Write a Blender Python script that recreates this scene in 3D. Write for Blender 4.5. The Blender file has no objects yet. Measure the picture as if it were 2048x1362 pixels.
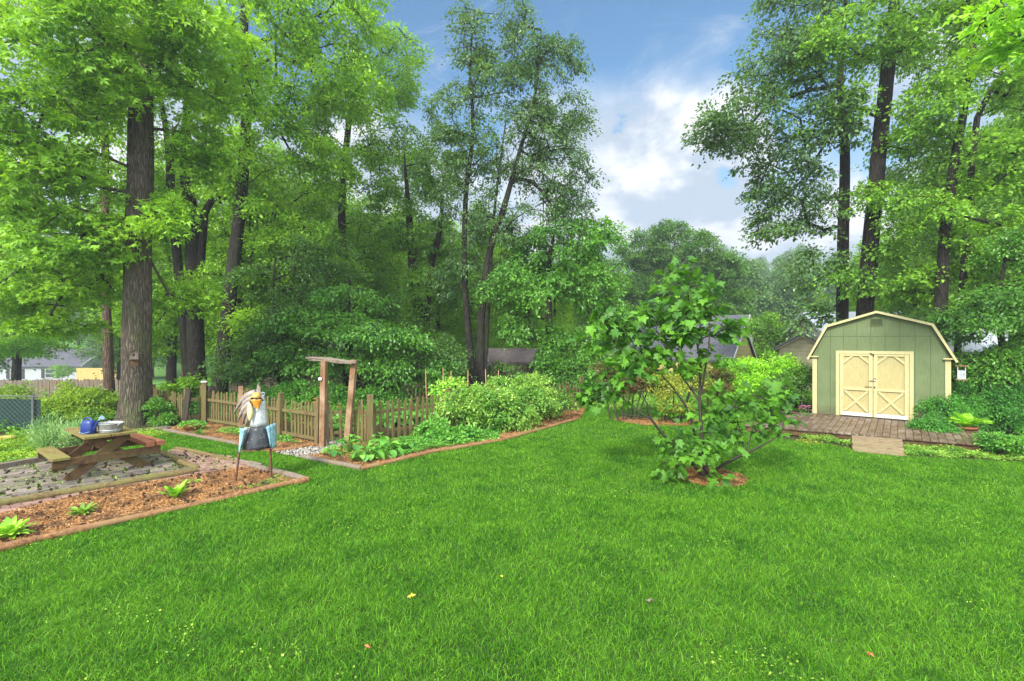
import bpy, math, random
import numpy as np
from mathutils import Vector, Matrix, noise as mnoise
R = math.radians
scene = bpy.context.scene
col = scene.collection
# ------------------------------------------------------------------ camera
CAM_H, F, CX, CY = 2.3, 950.0, 1024.0, 681.0
cd = bpy.data.cameras.new("camera"); cam = bpy.data.objects.new("camera", cd); col.objects.link(cam)
cam.location = (0, 0, CAM_H); cam.rotation_euler = (R(90), 0, 0)
cd.sensor_width = 36.0; cd.lens = F / 2048 * 36.0; cd.clip_start = 0.1; cd.clip_end = 2000
scene.camera = cam
# ------------------------------------------------------------------ light
SUN_EL, SUN_AZ = 38.0, 208.0        # from behind left of the camera
w = bpy.data.worlds.new("World"); scene.world = w; w.use_nodes = True
nt = w.node_tree; nt.nodes.clear()
def N(t, **k):
    n = nt.nodes.new(t)
    for a, b in k.items(): setattr(n, a, b)
    return n
def ln(a, b): nt.links.new(a, b)
def wm(op, a, b=None, c=None):
    n = N('ShaderNodeMath', operation=op)
    for i, v in enumerate((a, b, c)):
        if v is None: continue
        if isinstance(v, (int, float)): n.inputs[i].default_value = v
        else: ln(v, n.inputs[i])
    return n.outputs[0]
def wdir(px, py):
    return Vector(((px-CX)/F, 1.0, (CY-py)/F)).normalized()
out = N('ShaderNodeOutputWorld'); bg = N('ShaderNodeBackground'); bg.inputs[1].default_value = 0.10
sky = N('ShaderNodeTexSky', sky_type='NISHITA'); sky.sun_disc = False
sky.sun_elevation = R(SUN_EL); sky.sun_rotation = R(SUN_AZ); sky.air_density = 1.3; sky.dust_density = 0.6; sky.ozone_density = 2.0
tc = N('ShaderNodeTexCoord'); D = tc.outputs['Generated']
def noise(scale, detail=6, rough=0.55, sc=(1, 1, 1), off=(0, 0, 0), dist=0.0):
    m = N('ShaderNodeMapping'); ln(D, m.inputs[0]); m.inputs['Scale'].default_value = sc; m.inputs['Location'].default_value = off
    t = N('ShaderNodeTexNoise'); ln(m.outputs[0], t.inputs['Vector']); t.inputs['Scale'].default_value = scale
    t.inputs['Detail'].default_value = detail; t.inputs['Roughness'].default_value = rough; t.inputs['Distortion'].default_value = dist
    return t.outputs[0]
def near(px, py, r0, r1):
    vm = N('ShaderNodeVectorMath', operation='DISTANCE'); ln(D, vm.inputs[0]); vm.inputs[1].default_value = wdir(px, py)
    mr = N('ShaderNodeMapRange', interpolation_type='SMOOTHSTEP'); ln(vm.outputs['Value'], mr.inputs[0])
    mr.inputs[1].default_value = r0; mr.inputs[2].default_value = r1; mr.inputs[3].default_value = 1; mr.inputs[4].default_value = 0
    return mr.outputs[0]
def ramp(v, a, b, lo=0.0, hi=1.0):
    mr = N('ShaderNodeMapRange', interpolation_type='SMOOTHSTEP'); ln(v, mr.inputs[0])
    for i, x in enumerate((a, b, lo, hi)): mr.inputs[i+1].default_value = x
    return mr.outputs[0]
def wmix(f, a, b):
    m = N('ShaderNodeMix', data_type='RGBA'); ln(f, m.inputs[0])
    for i, v in ((6, a), (7, b)):
        if isinstance(v, tuple): m.inputs[i].default_value = v + (1,)
        else: ln(v, m.inputs[i])
    return m.outputs[2]
sep = N('ShaderNodeSeparateXYZ'); ln(D, sep.inputs[0])
# clear blue window, elsewhere cloud
blue = wm('MAXIMUM', wm('MAXIMUM', near(1130, 40, .24, .36), near(1400, 60, .20, .34)), wm('MAXIMUM', near(860, 60, .10, .22), near(560, 90, .08, .16)))
wisp = wm('MULTIPLY', ramp(noise(3.2, 8, .62, (1, 1, 3.2), (2, 1, 0), .8), .50, .78), .55)
n1 = noise(5.5, 9, .56, (1, 1, 1.35), (3.1, 0.4, 1.7), .15)
cum = wm('MAXIMUM', near(1330, 330, .15, .27), near(1190, 330, .15, .25))
cumd = ramp(wm('ADD', n1, wm('MULTIPLY', cum, .34)), .68, .75)           # hard-edged billows
cumd = wm('MULTIPLY', cumd, cum)
overc = wm('SUBTRACT', 1.0, blue)
over2 = wm('MULTIPLY', overc, ramp(wm('ADD', noise(2.2, 6, .6, (1, 1, 2), (0, 5, 2)), 0.22), .46, .66))
fac = wm('MINIMUM', wm('ADD', wm('MAXIMUM', wm('MULTIPLY', cumd, ramp(sep.outputs[2], .40, .50, 1, 0)), over2), wisp), 1.0)
# cloud relief: bright billow tops, blue grey undersides
n2 = noise(5.5, 9, .56, (1, 1, 1.35), (3.1, 0.4, 1.60), .15)
n3 = noise(4.0, 7, .55, (1, 1, 3.0), (7, 2, 1), .3)
rel = ramp(wm('ADD', wm('SUBTRACT', n2, n1), wm('MULTIPLY', n3, .55)), .10, .36)
ccol = wmix(rel, (6.6, 6.8, 7.0), (3.5, 4.2, 5.1))
lowb = wm('MULTIPLY', near(1330, 440, .08, .20), ramp(sep.outputs[2], .13, .26, 1, 0))
ccol = wmix(wm('MULTIPLY', lowb, .8), ccol, (2.7, 3.5, 4.5))
over = N('ShaderNodeVectorMath', operation='SCALE'); ln(ccol, over.inputs[0])
# added fill light: unseen cloud brightened overhead and behind the camera
ln(wm('ADD', wm('ADD', 1.0, ramp(sep.outputs[2], .52, .85, 0, 2.0)), ramp(sep.outputs[1], .05, -.5, 0, 2.5)), over.inputs['Scale'])
skyc = N('ShaderNodeVectorMath', operation='MULTIPLY'); ln(sky.outputs[0], skyc.inputs[0]); skyc.inputs[1].default_value = (0.72, 1.02, 1.15)
ln(wmix(fac, skyc.outputs[0], over.outputs[0]), bg.inputs[0]); ln(bg.outputs[0], out.inputs[0])
sl = bpy.data.lights.new("sun", 'SUN'); sl.energy = 4.0; sl.angle = R(7); sl.color = (1, .98, .93)
so = bpy.data.objects.new("sun", sl); col.objects.link(so)
saz = R(SUN_AZ); sd = Vector((math.sin(saz)*math.cos(R(SUN_EL)), math.cos(saz)*math.cos(R(SUN_EL)), math.sin(R(SUN_EL))))
so.rotation_euler = sd.to_track_quat('Z', 'Y').to_euler()
vs = scene.view_settings; vs.view_transform = 'Standard'; vs.look = 'None'; vs.exposure = 0.72; vs.gamma = 1.0
cy = scene.cycles; cy.max_bounces = 7; cy.diffuse_bounces = 4; cy.glossy_bounces = 2; cy.transmission_bounces = 5
cy.transparent_max_bounces = 6; cy.volume_bounces = 0; cy.use_denoising = True; cy.caustics_reflective = False; cy.caustics_refractive = False
cy.use_light_tree = False
# ------------------------------------------------------------------ placement helpers
def G(px, py, z=0.0):
    Y = (CAM_H - z)*F/(py - CY); return Vector(((px-CX)/F*Y, Y, z))
def Q(px, py, Y):
    return Vector(((px-CX)/F*Y, Y, CAM_H - (py-CY)/F*Y))
def sst(x, a, b):
    t = np.clip((x-a)/(b-a), 0, 1); return t*t*(3-2*t)
def tz(X, Y):
    X = np.asarray(X, float); Y = np.asarray(Y, float)
    z = -0.06*np.clip(Y-24, 0, 46) - 1.0*sst(-X, 11.5, 15.2)*sst(Y, 13.6, 18) - .3*sst(Y, 18.5, 23)
    z = z + 0.35*np.clip(Y-86, 0, 80)
    return z
def tzf(x, y): return float(tz(x, y))
# ------------------------------------------------------------------ bookkeeping
def tag(o, label=None, cat=None, group=None, kind=None):
    if label: o['label'] = label
    if cat: o['category'] = cat
    if group: o['group'] = group
    if kind: o['kind'] = kind
    return o
def empty(name, loc, rz=0.0, label=None, cat=None, group=None):
    o = bpy.data.objects.new(name, None); o.empty_display_size = .1; col.objects.link(o)
    o.location = loc; o.rotation_euler = (0, 0, rz); tag(o, label, cat, group); return o
def link(name, me, mat=None, parent=None, loc=None, rz=0.0):
    o = bpy.data.objects.new(name, me); col.objects.link(o)
    if mat is not None and not me.materials: me.materials.append(mat)
    if parent is not None: o.parent = parent
    if loc is not None: o.location = loc
    if rz: o.rotation_euler = (0, 0, rz)
    return o
def npmesh(name, V, Fc, k=None, smooth=False, uniform=None):
    """V (n,3); Fc list of (faces array (m,k))"""
    me = bpy.data.meshes.new(name); V = np.ascontiguousarray(V, np.float32)
    if not isinstance(Fc, list): Fc = [Fc]
    loops = np.concatenate([f.ravel() for f in Fc]).astype(np.int32)
    sizes = np.concatenate([np.full(len(f), f.shape[1], np.int32) for f in Fc])
    starts = np.concatenate([[0], np.cumsum(sizes)[:-1]]).astype(np.int32)
    me.vertices.add(len(V)); me.vertices.foreach_set("co", V.ravel())
    me.loops.add(len(loops)); me.loops.foreach_set("vertex_index", loops)
    me.polygons.add(len(sizes)); me.polygons.foreach_set("loop_start", starts)
    me.polygons.foreach_set("use_smooth", np.full(len(sizes), bool(smooth)))
    me.update(calc_edges=True); return me
class MB:
    def __init__(s): s.v = []; s.f = []; s.sm = []
    def add(s, vs, fs, smooth=False):
        o = len(s.v); s.v += [tuple(v) for v in vs]; s.f += [tuple(i+o for i in f) for f in fs]; s.sm += [smooth]*len(fs); return s
    def box(s, c, d, rot=None, taper=1.0):
        c = Vector(c); M = rot if rot is not None else Matrix.Identity(3)
        vs = []
        for z in (-1, 1):
            t = taper if z > 0 else 1
            for x, y in ((-1, -1), (1, -1), (1, 1), (-1, 1)):
                vs.append(c + M @ Vector((x*d[0]/2*t, y*d[1]/2*t, z*d[2]/2)))
        return s.add(vs, [(3, 2, 1, 0), (4, 5, 6, 7), (0, 1, 5, 4), (1, 2, 6, 5), (2, 3, 7, 6), (3, 0, 4, 7)])
    def beam(s, a, b, w, h, up=(0, 0, 1)):
        a = Vector(a); b = Vector(b); y = (b-a); L = y.length; y.normalize(); up = Vector(up)
        x = y.cross(up).normalized(); z = x.cross(y)
        return s.box((a+b)/2, (w, L, h), Matrix((x, y, z)).transposed())
    def tube(s, pts, rad, n=10, cap=True, smooth=True, wob=0.0, seed=0):
        rng = random.Random(seed); pts = [Vector(p) for p in pts]
        if not hasattr(rad, '__len__'): rad = [rad]*len(pts)
        vs = []; fs = []; X = None
        for i, p in enumerate(pts):
            t = (pts[min(i+1, len(pts)-1)] - pts[max(i-1, 0)]).normalized()
            if X is None: X = t.orthogonal().normalized()
            X = (X - t*X.dot(t)).normalized(); Y = t.cross(X)
            for j in range(n):
                a = 2*math.pi*j/n; r = rad[i]*(1+wob*(rng.random()-.5))
                vs.append(p + (X*math.cos(a) + Y*math.sin(a))*r)
        for i in range(len(pts)-1):
            for j in range(n):
                k = (j+1) % n; fs.append((i*n+j, i*n+k, (i+1)*n+k, (i+1)*n+j))
        s.add(vs, fs, smooth)
        if cap:
            s.add([vs[j] for j in range(n)], [tuple(range(n))[::-1]]); s.add([vs[(len(pts)-1)*n+j] for j in range(n)], [tuple(range(n))])
        return s
    def lathe(s, prof, c=(0, 0, 0), n=24, smooth=True, sx=1, sy=1):
        c = Vector(c); vs = []
        for r, z in prof:
            for j in range(n):
                a = 2*math.pi*j/n; vs.append(c + Vector((r*math.cos(a)*sx, r*math.sin(a)*sy, z)))
        fs = [(i*n+j, i*n+(j+1) % n, (i+1)*n+(j+1) % n, (i+1)*n+j) for i in range(len(prof)-1) for j in range(n)]
        return s.add(vs, fs, smooth)
    def prism(s, poly, y0, y1, axis='y', smooth=False):
        """poly of (a,b): axis y -> (x,z); axis z -> (x,y); axis x -> (y,z)"""
        def mk(a, b, t):
            return {'y': (a, t, b), 'z': (a, b, t), 'x': (t, a, b)}[axis]
        n = len(poly); vs = [mk(a, b, y0) for a, b in poly] + [mk(a, b, y1) for a, b in poly]
        fs = [tuple(range(n)), tuple(range(2*n-1, n-1, -1))] + [(i+n, (i+1) % n+n, (i+1) % n, i) for i in range(n)]
        return s.add(vs, fs, smooth)
    def grid(s, rows, thick=0.0, smooth=True):
        """rows: list of equal-length lists of points; optional thickness along averaged normal"""
        m, n = len(rows), len(rows[0]); P = [[Vector(p) for p in r] for r in rows]
        base = [p for r in P for p in r]
        fs = [(i*n+j, i*n+j+1, (i+1)*n+j+1, (i+1)*n+j) for i in range(m-1) for j in range(n-1)]
        if not thick: return s.add(base, fs, smooth)
        nr = []
        for i in range(m):
            for j in range(n):
                a = P[min(i+1, m-1)][j]-P[max(i-1, 0)][j]; b = P[i][min(j+1, n-1)]-P[i][max(j-1, 0)]
                k = a.cross(b); nr.append(k.normalized() if k.length > 1e-9 else Vector((0, -1, 0)))
        back = [p + q*thick for p, q in zip(base, nr)]; o = m*n
        fs2 = [tuple(i+o for i in f[::-1]) for f in fs]
        ring = [j for j in range(n)] + [i*n+n-1 for i in range(1, m)] + [(m-1)*n+j for j in range(n-2, -1, -1)] + [i*n for i in range(m-2, 0, -1)]
        fs3 = [(ring[(i+1) % len(ring)], ring[i], ring[i]+o, ring[(i+1) % len(ring)]+o) for i in range(len(ring))]
        return s.add(base+back, fs+fs2+fs3, smooth)
    def mesh(s, name):
        me = bpy.data.meshes.new(name); me.from_pydata(s.v, [], s.f)
        me.polygons.foreach_set("use_smooth", s.sm); me.update(); return me
    def build(s, name, mat, parent=None, loc=None, rz=0.0, bevel=0.0, label=None):
        o = link(name, s.mesh(name), mat, parent, loc, rz)
        if bevel:
            b = o.modifiers.new("bevel", 'BEVEL'); b.width = bevel; b.segments = 2; b.limit_method = 'ANGLE'
        if label: o['label'] = label
        return o
# ------------------------------------------------------------------ materials
MATS = {}
class Mt:
    def __init__(s, name):
        s.m = bpy.data.materials.new(name); s.m.use_nodes = True; s.t = s.m.node_tree; s.t.nodes.clear()
        s.out = s.n('ShaderNodeOutputMaterial'); MATS[name] = s.m; s.co = None
    def n(s, t, **k):
        x = s.t.nodes.new(t)
        for a, b in k.items(): setattr(x, a, b)
        return x
    def l(s, a, b): s.t.links.new(a, b)
    def coord(s, which='Object', sc=(1, 1, 1)):
        t = s.n('ShaderNodeTexCoord'); m = s.n('ShaderNodeMapping'); s.l(t.outputs[which], m.inputs[0]); m.inputs['Scale'].default_value = sc; return m.outputs[0]
    def pos(s, sc=(1, 1, 1)):
        g = s.n('ShaderNodeNewGeometry'); m = s.n('ShaderNodeMapping'); s.l(g.outputs['Position'], m.inputs[0]); m.inputs['Scale'].default_value = sc; return m.outputs[0]
    def noise(s, v, scale, detail=4, rough=.55, dist=0):
        t = s.n('ShaderNodeTexNoise'); s.l(v, t.inputs['Vector'])
        t.inputs['Scale'].default_value = scale; t.inputs['Detail'].default_value = detail; t.inputs['Roughness'].default_value = rough; t.inputs['Distortion'].default_value = dist
        return t.outputs[0]
    def vor(s, v, scale, feat='F1', out='Distance'):
        t = s.n('ShaderNodeTexVoronoi', feature=feat); s.l(v, t.inputs['Vector']); t.inputs['Scale'].default_value = scale; return t.outputs[out]
    def math(s, op, a, b=None):
        x = s.n('ShaderNodeMath', operation=op)
        for i, v in enumerate((a, b)):
            if v is None: continue
            if isinstance(v, (int, float)): x.inputs[i].default_value = v
            else: s.l(v, x.inputs[i])
        return x.outputs[0]
    def mr(s, v, a, b, lo=0., hi=1.):
        x = s.n('ShaderNodeMapRange'); s.l(v, x.inputs[0])
        for i, q in enumerate((a, b, lo, hi)): x.inputs[i+1].default_value = q
        return x.outputs[0]
    def mix(s, f, a, b, mode='MIX'):
        x = s.n('ShaderNodeMix', data_type='RGBA', blend_type=mode)
        if isinstance(f, (int, float)): x.inputs[0].default_value = f
        else: s.l(f, x.inputs[0])
        for i, v in ((6, a), (7, b)):
            if isinstance(v, tuple): x.inputs[i].default_value = tuple(v[:3]) + (1,)
            else: s.l(v, x.inputs[i])
        return x.outputs[2]
    def bump(s, h, strength=.5, dist=.01):
        b = s.n('ShaderNodeBump'); s.l(h, b.inputs['Height']); b.inputs['Strength'].default_value = strength; b.inputs['Distance'].default_value = dist; return b.outputs[0]
    def pbr(s, c, rough=.8, normal=None, metal=0.0, spec=.3):
        p = s.n('ShaderNodeBsdfPrincipled')
        if isinstance(c, tuple): p.inputs['Base Color'].default_value = tuple(c[:3]) + (1,)
        else: s.l(c, p.inputs['Base Color'])
        if isinstance(rough, (int, float)): p.inputs['Roughness'].default_value = rough
        else: s.l(rough, p.inputs['Roughness'])
        p.inputs['Metallic'].default_value = metal; p.inputs['Specular IOR Level'].default_value = spec
        if normal is not None: s.l(normal, p.inputs['Normal'])
        return p
    def done(s, sh): s.l(sh.outputs[0], s.out.inputs[0]); return s.m
def leaf_mat(name, dark, mid, light, trans=.42, tint=(1.25, 1.15, .5), rough=.45, spec=.35, nscale=.55, dk=.45, lt=.55):
    dark, mid, light = [tuple(x*k for x, k in zip(c, (1.50, 1.55, 1.25))) for c in (dark, mid, light)]
    m = Mt(name); g = m.n('ShaderNodeNewGeometry'); rnd = g.outputs['Random Per Island']
    ns = m.noise(m.pos(), nscale, 3)
    c = m.mix(m.mr(rnd, .0, .75), dark, mid); c = m.mix(m.mr(rnd, .72, 1.0), c, light)
    c = m.mix(m.mr(ns, .38, .66), c, m.mix(lt, c, light))
    c = m.mix(m.mr(ns, .30, .46, dk, 0), c, dark)
    p = m.pbr(c, rough, spec=spec); t = m.n('ShaderNodeBsdfTranslucent')
    m.l(m.mix(1.0, c, tint, 'MULTIPLY'), t.inputs[0])
    x = m.n('ShaderNodeMixShader'); x.inputs[0].default_value = trans; m.l(p.outputs[0], x.inputs[1]); m.l(t.outputs[0], x.inputs[2])
    return m.done(x)
def wood_mat(name, a, b, c=None, grain=(14, 14, 1.2), rough=.85, bs=.5, which='Object', spots=None):
    m = Mt(name); oi = m.n('ShaderNodeObjectInfo'); of = m.n('ShaderNodeVectorMath', operation='SCALE'); of.inputs[0].default_value = (37., 23., 51.); m.l(oi.outputs['Random'], of.inputs['Scale'])
    def add(q):
        x = m.n('ShaderNodeVectorMath', operation='ADD'); m.l(q, x.inputs[0]); m.l(of.outputs[0], x.inputs[1]); return x.outputs[0]
    v = add(m.coord(which, grain)); n1 = m.noise(v, 3.0, 6, .65, .6); n2 = m.noise(add(m.coord(which)), 2.3, 3)
    k = m.mix(m.mr(n1, .35, .68), a, b)
    if c: k = m.mix(m.mr(n2, .45, .68), k, c)
    if spots: k = m.mix(m.mr(m.noise(m.coord(which), 9, 4), .58, .70), k, spots)
    return m.done(m.pbr(k, rough, m.bump(n1, bs, .012)))
def bark_mat(name, a, b, moss, sc=1.0, which='Object'):
    m = Mt(name); v = m.coord(which, (1*sc, 1*sc, .11*sc)); w_ = m.noise(m.coord(which, (2, 2, 1)), 3, 3)
    vv = m.n('ShaderNodeVectorMath', operation='ADD'); m.l(v, vv.inputs[0]); q = m.n('ShaderNodeVectorMath', operation='SCALE'); m.l(w_, q.inputs[0])
    q.inputs['Scale'].default_value = .12; cmb = m.n('ShaderNodeCombineXYZ'); m.l(m.math('MULTIPLY', w_, .12), cmb.inputs[0]); m.l(m.math('MULTIPLY', w_, .10), cmb.inputs[1]); m.l(cmb.outputs[0], vv.inputs[1])
    d = m.vor(vv.outputs[0], 21, 'DISTANCE_TO_EDGE'); fine = m.noise(v, 40, 5, .7)
    h = m.math('ADD', m.mr(d, 0, .30), m.math('MULTIPLY', fine, .8))
    c = m.mix(m.mr(h, .25, 1.25), a, b)
    c = m.mix(m.mr(m.noise(m.coord(which, (1, 1, .5)), 2.2, 4), .48, .68), c, m.mix(.6, c, moss))
    return m.done(m.pbr(c, .92, m.bump(h, .9, .03), spec=.15))
def flat_mat(name, c, rough=.6, metal=0.0, var=.15, scale=6, bs=.1, spec=.3):
    m = Mt(name); n1 = m.noise(m.coord('Object'), scale, 5, .6)
    c2 = tuple(x*(1-var*1.6) for x in c); c3 = tuple(min(1, x*(1+var)) for x in c)
    return m.done(m.pbr(m.mix(m.mr(n1, .3, .7), c2, c3), rough, m.bump(n1, bs, .01), metal, spec))
# leaves
leaf_mat('leaf_sweetgum', (.055, .135, .012), (.13, .27, .018), (.26, .42, .03), trans=.42)
leaf_mat('leaf_poplar', (.045, .115, .014), (.10, .215, .020), (.20, .35, .03))
leaf_mat('leaf_mid', (.036, .095, .012), (.08, .18, .018), (.16, .30, .028), rough=.38, spec=.5)
leaf_mat('leaf_dark', (.024, .066, .013), (.052, .125, .020), (.10, .20, .032), spec=.6, rough=.36)
leaf_mat('leaf_airy', (.024, .062, .020), (.048, .110, .030), (.105, .19, .042), spec=.6, rough=.36)
leaf_mat('leaf_under', (.030, .095, .014), (.065, .175, .022), (.13, .28, .035), rough=.38, spec=.5)
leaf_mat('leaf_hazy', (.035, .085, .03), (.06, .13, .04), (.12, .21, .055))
leaf_mat('leaf_pine', (.022, .075, .014), (.05, .13, .018), (.10, .19, .022))
leaf_mat('leaf_azalea', (.05, .12, .012), (.13, .25, .022), (.33, .42, .06), nscale=1.4)
leaf_mat('leaf_varieg', (.04, .12, .018), (.11, .26, .03), (.36, .48, .12), nscale=1.2)
leaf_mat('leaf_fig', (.020, .068, .010), (.042, .125, .015), (.11, .25, .020), rough=.5, spec=.35, nscale=1.8)
leaf_mat('leaf_juniper', (.022, .090, .014), (.042, .155, .020), (.09, .26, .034), nscale=2.2)
leaf_mat('leaf_bright', (.08, .20, .012), (.17, .38, .018), (.33, .55, .04), trans=.42)
leaf_mat('leaf_nandina', (.030, .085, .015), (.065, .085, .022), (.17, .075, .035), nscale=2.5, tint=(1.1, .8, .4))
leaf_mat('leaf_yellow', (.06, .13, .02), (.14, .21, .025), (.38, .34, .05), nscale=2)
leaf_mat('leaf_hosta', (.06, .19, .015), (.16, .36, .02), (.42, .58, .10), trans=.3, nscale=3)
leaf_mat('leaf_squash', (.030, .11, .018), (.065, .20, .028), (.16, .34, .05), trans=.3, nscale=3)
leaf_mat('leaf_cover', (.04, .12, .015), (.11, .25, .03), (.30, .42, .08), nscale=2.5)
leaf_mat('leaf_pale', (.06, .14, .05), (.12, .24, .09), (.35, .45, .25), nscale=2.5)
leaf_mat('grass_blade', (.010, .048, .004), (.050, .175, .007), (.19, .36, .026), trans=.42, tint=(1.2, 1.1, .5), rough=.5, spec=.25, nscale=1.6, dk=.12, lt=.22)
# barks
bark_mat('bark_gum', (.030, .024, .018), (.135, .108, .076), (.10, .125, .035))
bark_mat('bark_dark', (.010, .008, .007), (.048, .039, .031), (.045, .055, .025), 1.2)
bark_mat('bark_pine', (.04, .025, .018), (.15, .095, .065), (.13, .11, .07), .8)
flat_mat('twig', (.050, .040, .028), .9)
flat_mat('twig_fig', (.040, .030, .022), .7)
wood_mat('wood_picket', (.060, .042, .016), (.21, .142, .056), (.13, .12, .035))
wood_mat('wood_arbor', (.11, .058, .026), (.29, .155, .075), (.34, .22, .13))
wood_mat('wood_grey', (.085, .065, .048), (.23, .185, .135), (.16, .11, .065))
wood_mat('wood_darkfence', (.028, .022, .016), (.075, .058, .042), (.05, .045, .025))
wood_mat('wood_new', (.36, .22, .07), (.62, .42, .15), (.50, .32, .11))
wood_mat('wood_table', (.10, .065, .020), (.25, .165, .055), (.17, .155, .035), grain=(12, 1.5, 12))
wood_mat('wood_frame', (.045, .024, .010), (.15, .078, .030), (.085, .065, .020), grain=(3, 3, 3))
wood_mat('wood_red', (.18, .065, .030), (.34, .13, .060), None, grain=(12, 1.5, 12))
wood_mat('wood_edge', (.10, .045, .018), (.32, .155, .062), (.22, .13, .055), grain=(8, 8, 8))
wood_mat('wood_mossy', (.075, .048, .018), (.19, .135, .048), (.12, .12, .03), grain=(8, 8, 8))
wood_mat('wood_deck', (.055, .030, .018), (.140, .082, .050), (.20, .145, .105), grain=(14, 1.2, 14), rough=.42, spots=(.25, .21, .17))
wood_mat('wood_ramp', (.11, .072, .036), (.28, .20, .11), (.19, .16, .07), grain=(1.2, 14, 14))
wood_mat('stake', (.34, .17, .08), (.52, .30, .16))
# ground materials
def mk():
    m = Mt('soil'); v = m.pos(); a = m.noise(v, 1.3, 8, .65); b = m.noise(v, 14, 5, .7)
    c = m.mix(m.mr(a, .35, .65), (.020, .045, .010), (.040, .085, .014)); c = m.mix(m.mr(b, .5, .75), c, (.065, .060, .022))
    far = m.mix(m.mr(m.noise(v, .12, 4), .4, .6), (.05, .13, .02), (.085, .18, .03))
    s = m.n('ShaderNodeSeparateXYZ'); m.l(m.pos(), s.inputs[0]); c = m.mix(m.mr(s.outputs[1], 26, 34), c, far)
    m.done(m.pbr(c, .95, m.bump(b, .8, .04), spec=.1))
    m = Mt('mulch'); v = m.pos(); a = m.noise(v, 45, 6, .75, .8); b = m.noise(v, 3.2, 5, .6)
    c = m.mix(m.mr(a, .35, .66), (.10, .035, .012), (.44, .20, .062)); c = m.mix(m.mr(b, .50, .66), c, (.07, .038, .022))
    m.done(m.pbr(c, .95, m.bump(a, 1.0, .03), spec=.1))
    m = Mt('mulch_chip'); g = m.n('ShaderNodeNewGeometry'); r = g.outputs['Random Per Island']
    c = m.mix(m.mr(r, 0, .5), (.13, .058, .022), (.42, .20, .070)); c = m.mix(m.mr(r, .6, 1), c, (.50, .33, .16)); c = m.mix(m.mr(m.noise(m.pos(), 3.2, 5, .6), .48, .62, 0, .85), c, (.10, .055, .032))
    m.done(m.pbr(c, .9, spec=.1))
    m = Mt('flagstone'); g = m.n('ShaderNodeNewGeometry'); r = g.outputs['Random Per Island']; a = m.noise(m.pos(), 9, 6, .65); b = m.noise(m.pos(), 2.1, 4)
    c = m.mix(r, (.070, .054, .044), (.22, .165, .135)); c = m.mix(m.mr(a, .45, .75, 0, .5), c, (.27, .23, .20)); c = m.mix(m.mr(b, .46, .66, 0, .7), c, (.11, .12, .04))
    m.done(m.pbr(c, .75, m.bump(a, .5, .01), spec=.3))
    m = Mt('brick'); g = m.n('ShaderNodeNewGeometry'); r = g.outputs['Random Per Island']; a = m.noise(m.pos(), 22, 6, .65); b = m.noise(m.pos(), 2.6, 4)
    c = m.mix(r, (.15, .080, .058), (.29, .175, .135)); c = m.mix(m.mr(a, .5, .75, 0, .6), c, (.36, .26, .21)); c = m.mix(m.mr(b, .54, .70, 0, .55), c, (.20, .15, .05))
    m.done(m.pbr(c, .9, m.bump(a, .5, .01), spec=.15))
    m = Mt('pebble'); g = m.n('ShaderNodeNewGeometry'); r = g.outputs['Random Per Island']
    c = m.mix(m.mr(r, 0, .6), (.12, .10, .08), (.30, .265, .22)); c = m.mix(m.mr(r, .75, 1), c, (.46, .42, .37)); m.done(m.pbr(c, .8, spec=.2))
    m = Mt('joint_soil'); a = m.noise(m.pos(), 20, 6, .7); m.done(m.pbr(m.mix(m.mr(a, .4, .65), (.028, .020, .012), (.075, .080, .022)), .95, m.bump(a, .8, .02), spec=.1))
    # shed siding: grooved panels
    m = Mt('siding_green'); v = m.coord('Object'); s = m.n('ShaderNodeSeparateXYZ'); m.l(v, s.inputs[0])
    fr = m.math('FRACT', m.math('MULTIPLY', m.math('ADD', s.outputs[0], .18), 1/.305)); gr = m.mr(m.math('ABSOLUTE', m.math('SUBTRACT', fr, .5)), .472, .492)
    seam = m.mr(m.math('ABSOLUTE', m.math('SUBTRACT', s.outputs[2], 2.41)), .004, .010, 1, 0)
    st = m.noise(m.coord('Object', (9, 9, .9)), 4, 6, .65); pa = m.noise(v, 2.0, 4, .6); fine = m.noise(m.coord('Object', (30, 30, 6)), 3, 4)
    c = m.mix(m.mr(st, .3, .7), (.092, .120, .048), (.128, .158, .066)); c = m.mix(m.mr(pa, .45, .75, 0, .5), c, (.165, .20, .095)); c = m.mix(m.mr(m.noise(v, 17, 3), .66, .72, 0, .5), c, (.07, .09, .04))
    c = m.mix(m.math('MULTIPLY', gr, .5), c, (.075, .105, .045)); c = m.mix(m.math('MULTIPLY', seam, .6), c, (.06, .08, .035))
    c = m.mix(m.math('MULTIPLY', m.mr(m.math('ADD', s.outputs[2], m.math('MULTIPLY', pa, .5)), .52, .72, 1, 0), .55), c, (.085, .075, .04)); h = m.math('SUBTRACT', m.math('MULTIPLY', fine, .15), m.math('MAXIMUM', gr, seam)); m.done(m.pbr(c, .75, m.bump(h, .7, .012), spec=.2))
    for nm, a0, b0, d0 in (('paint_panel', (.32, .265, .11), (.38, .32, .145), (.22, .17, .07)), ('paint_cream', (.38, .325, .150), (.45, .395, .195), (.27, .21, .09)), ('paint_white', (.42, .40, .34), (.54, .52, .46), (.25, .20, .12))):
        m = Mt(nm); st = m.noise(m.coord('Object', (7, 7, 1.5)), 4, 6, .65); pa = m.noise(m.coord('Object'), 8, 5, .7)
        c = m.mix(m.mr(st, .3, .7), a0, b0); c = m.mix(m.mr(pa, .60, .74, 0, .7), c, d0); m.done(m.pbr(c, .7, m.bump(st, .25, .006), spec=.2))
    m = Mt('shingle'); v = m.coord('Object'); s = m.n('ShaderNodeTexBrick'); m.l(v, s.inputs[0]); s.inputs['Scale'].default_value = 3.5
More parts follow.
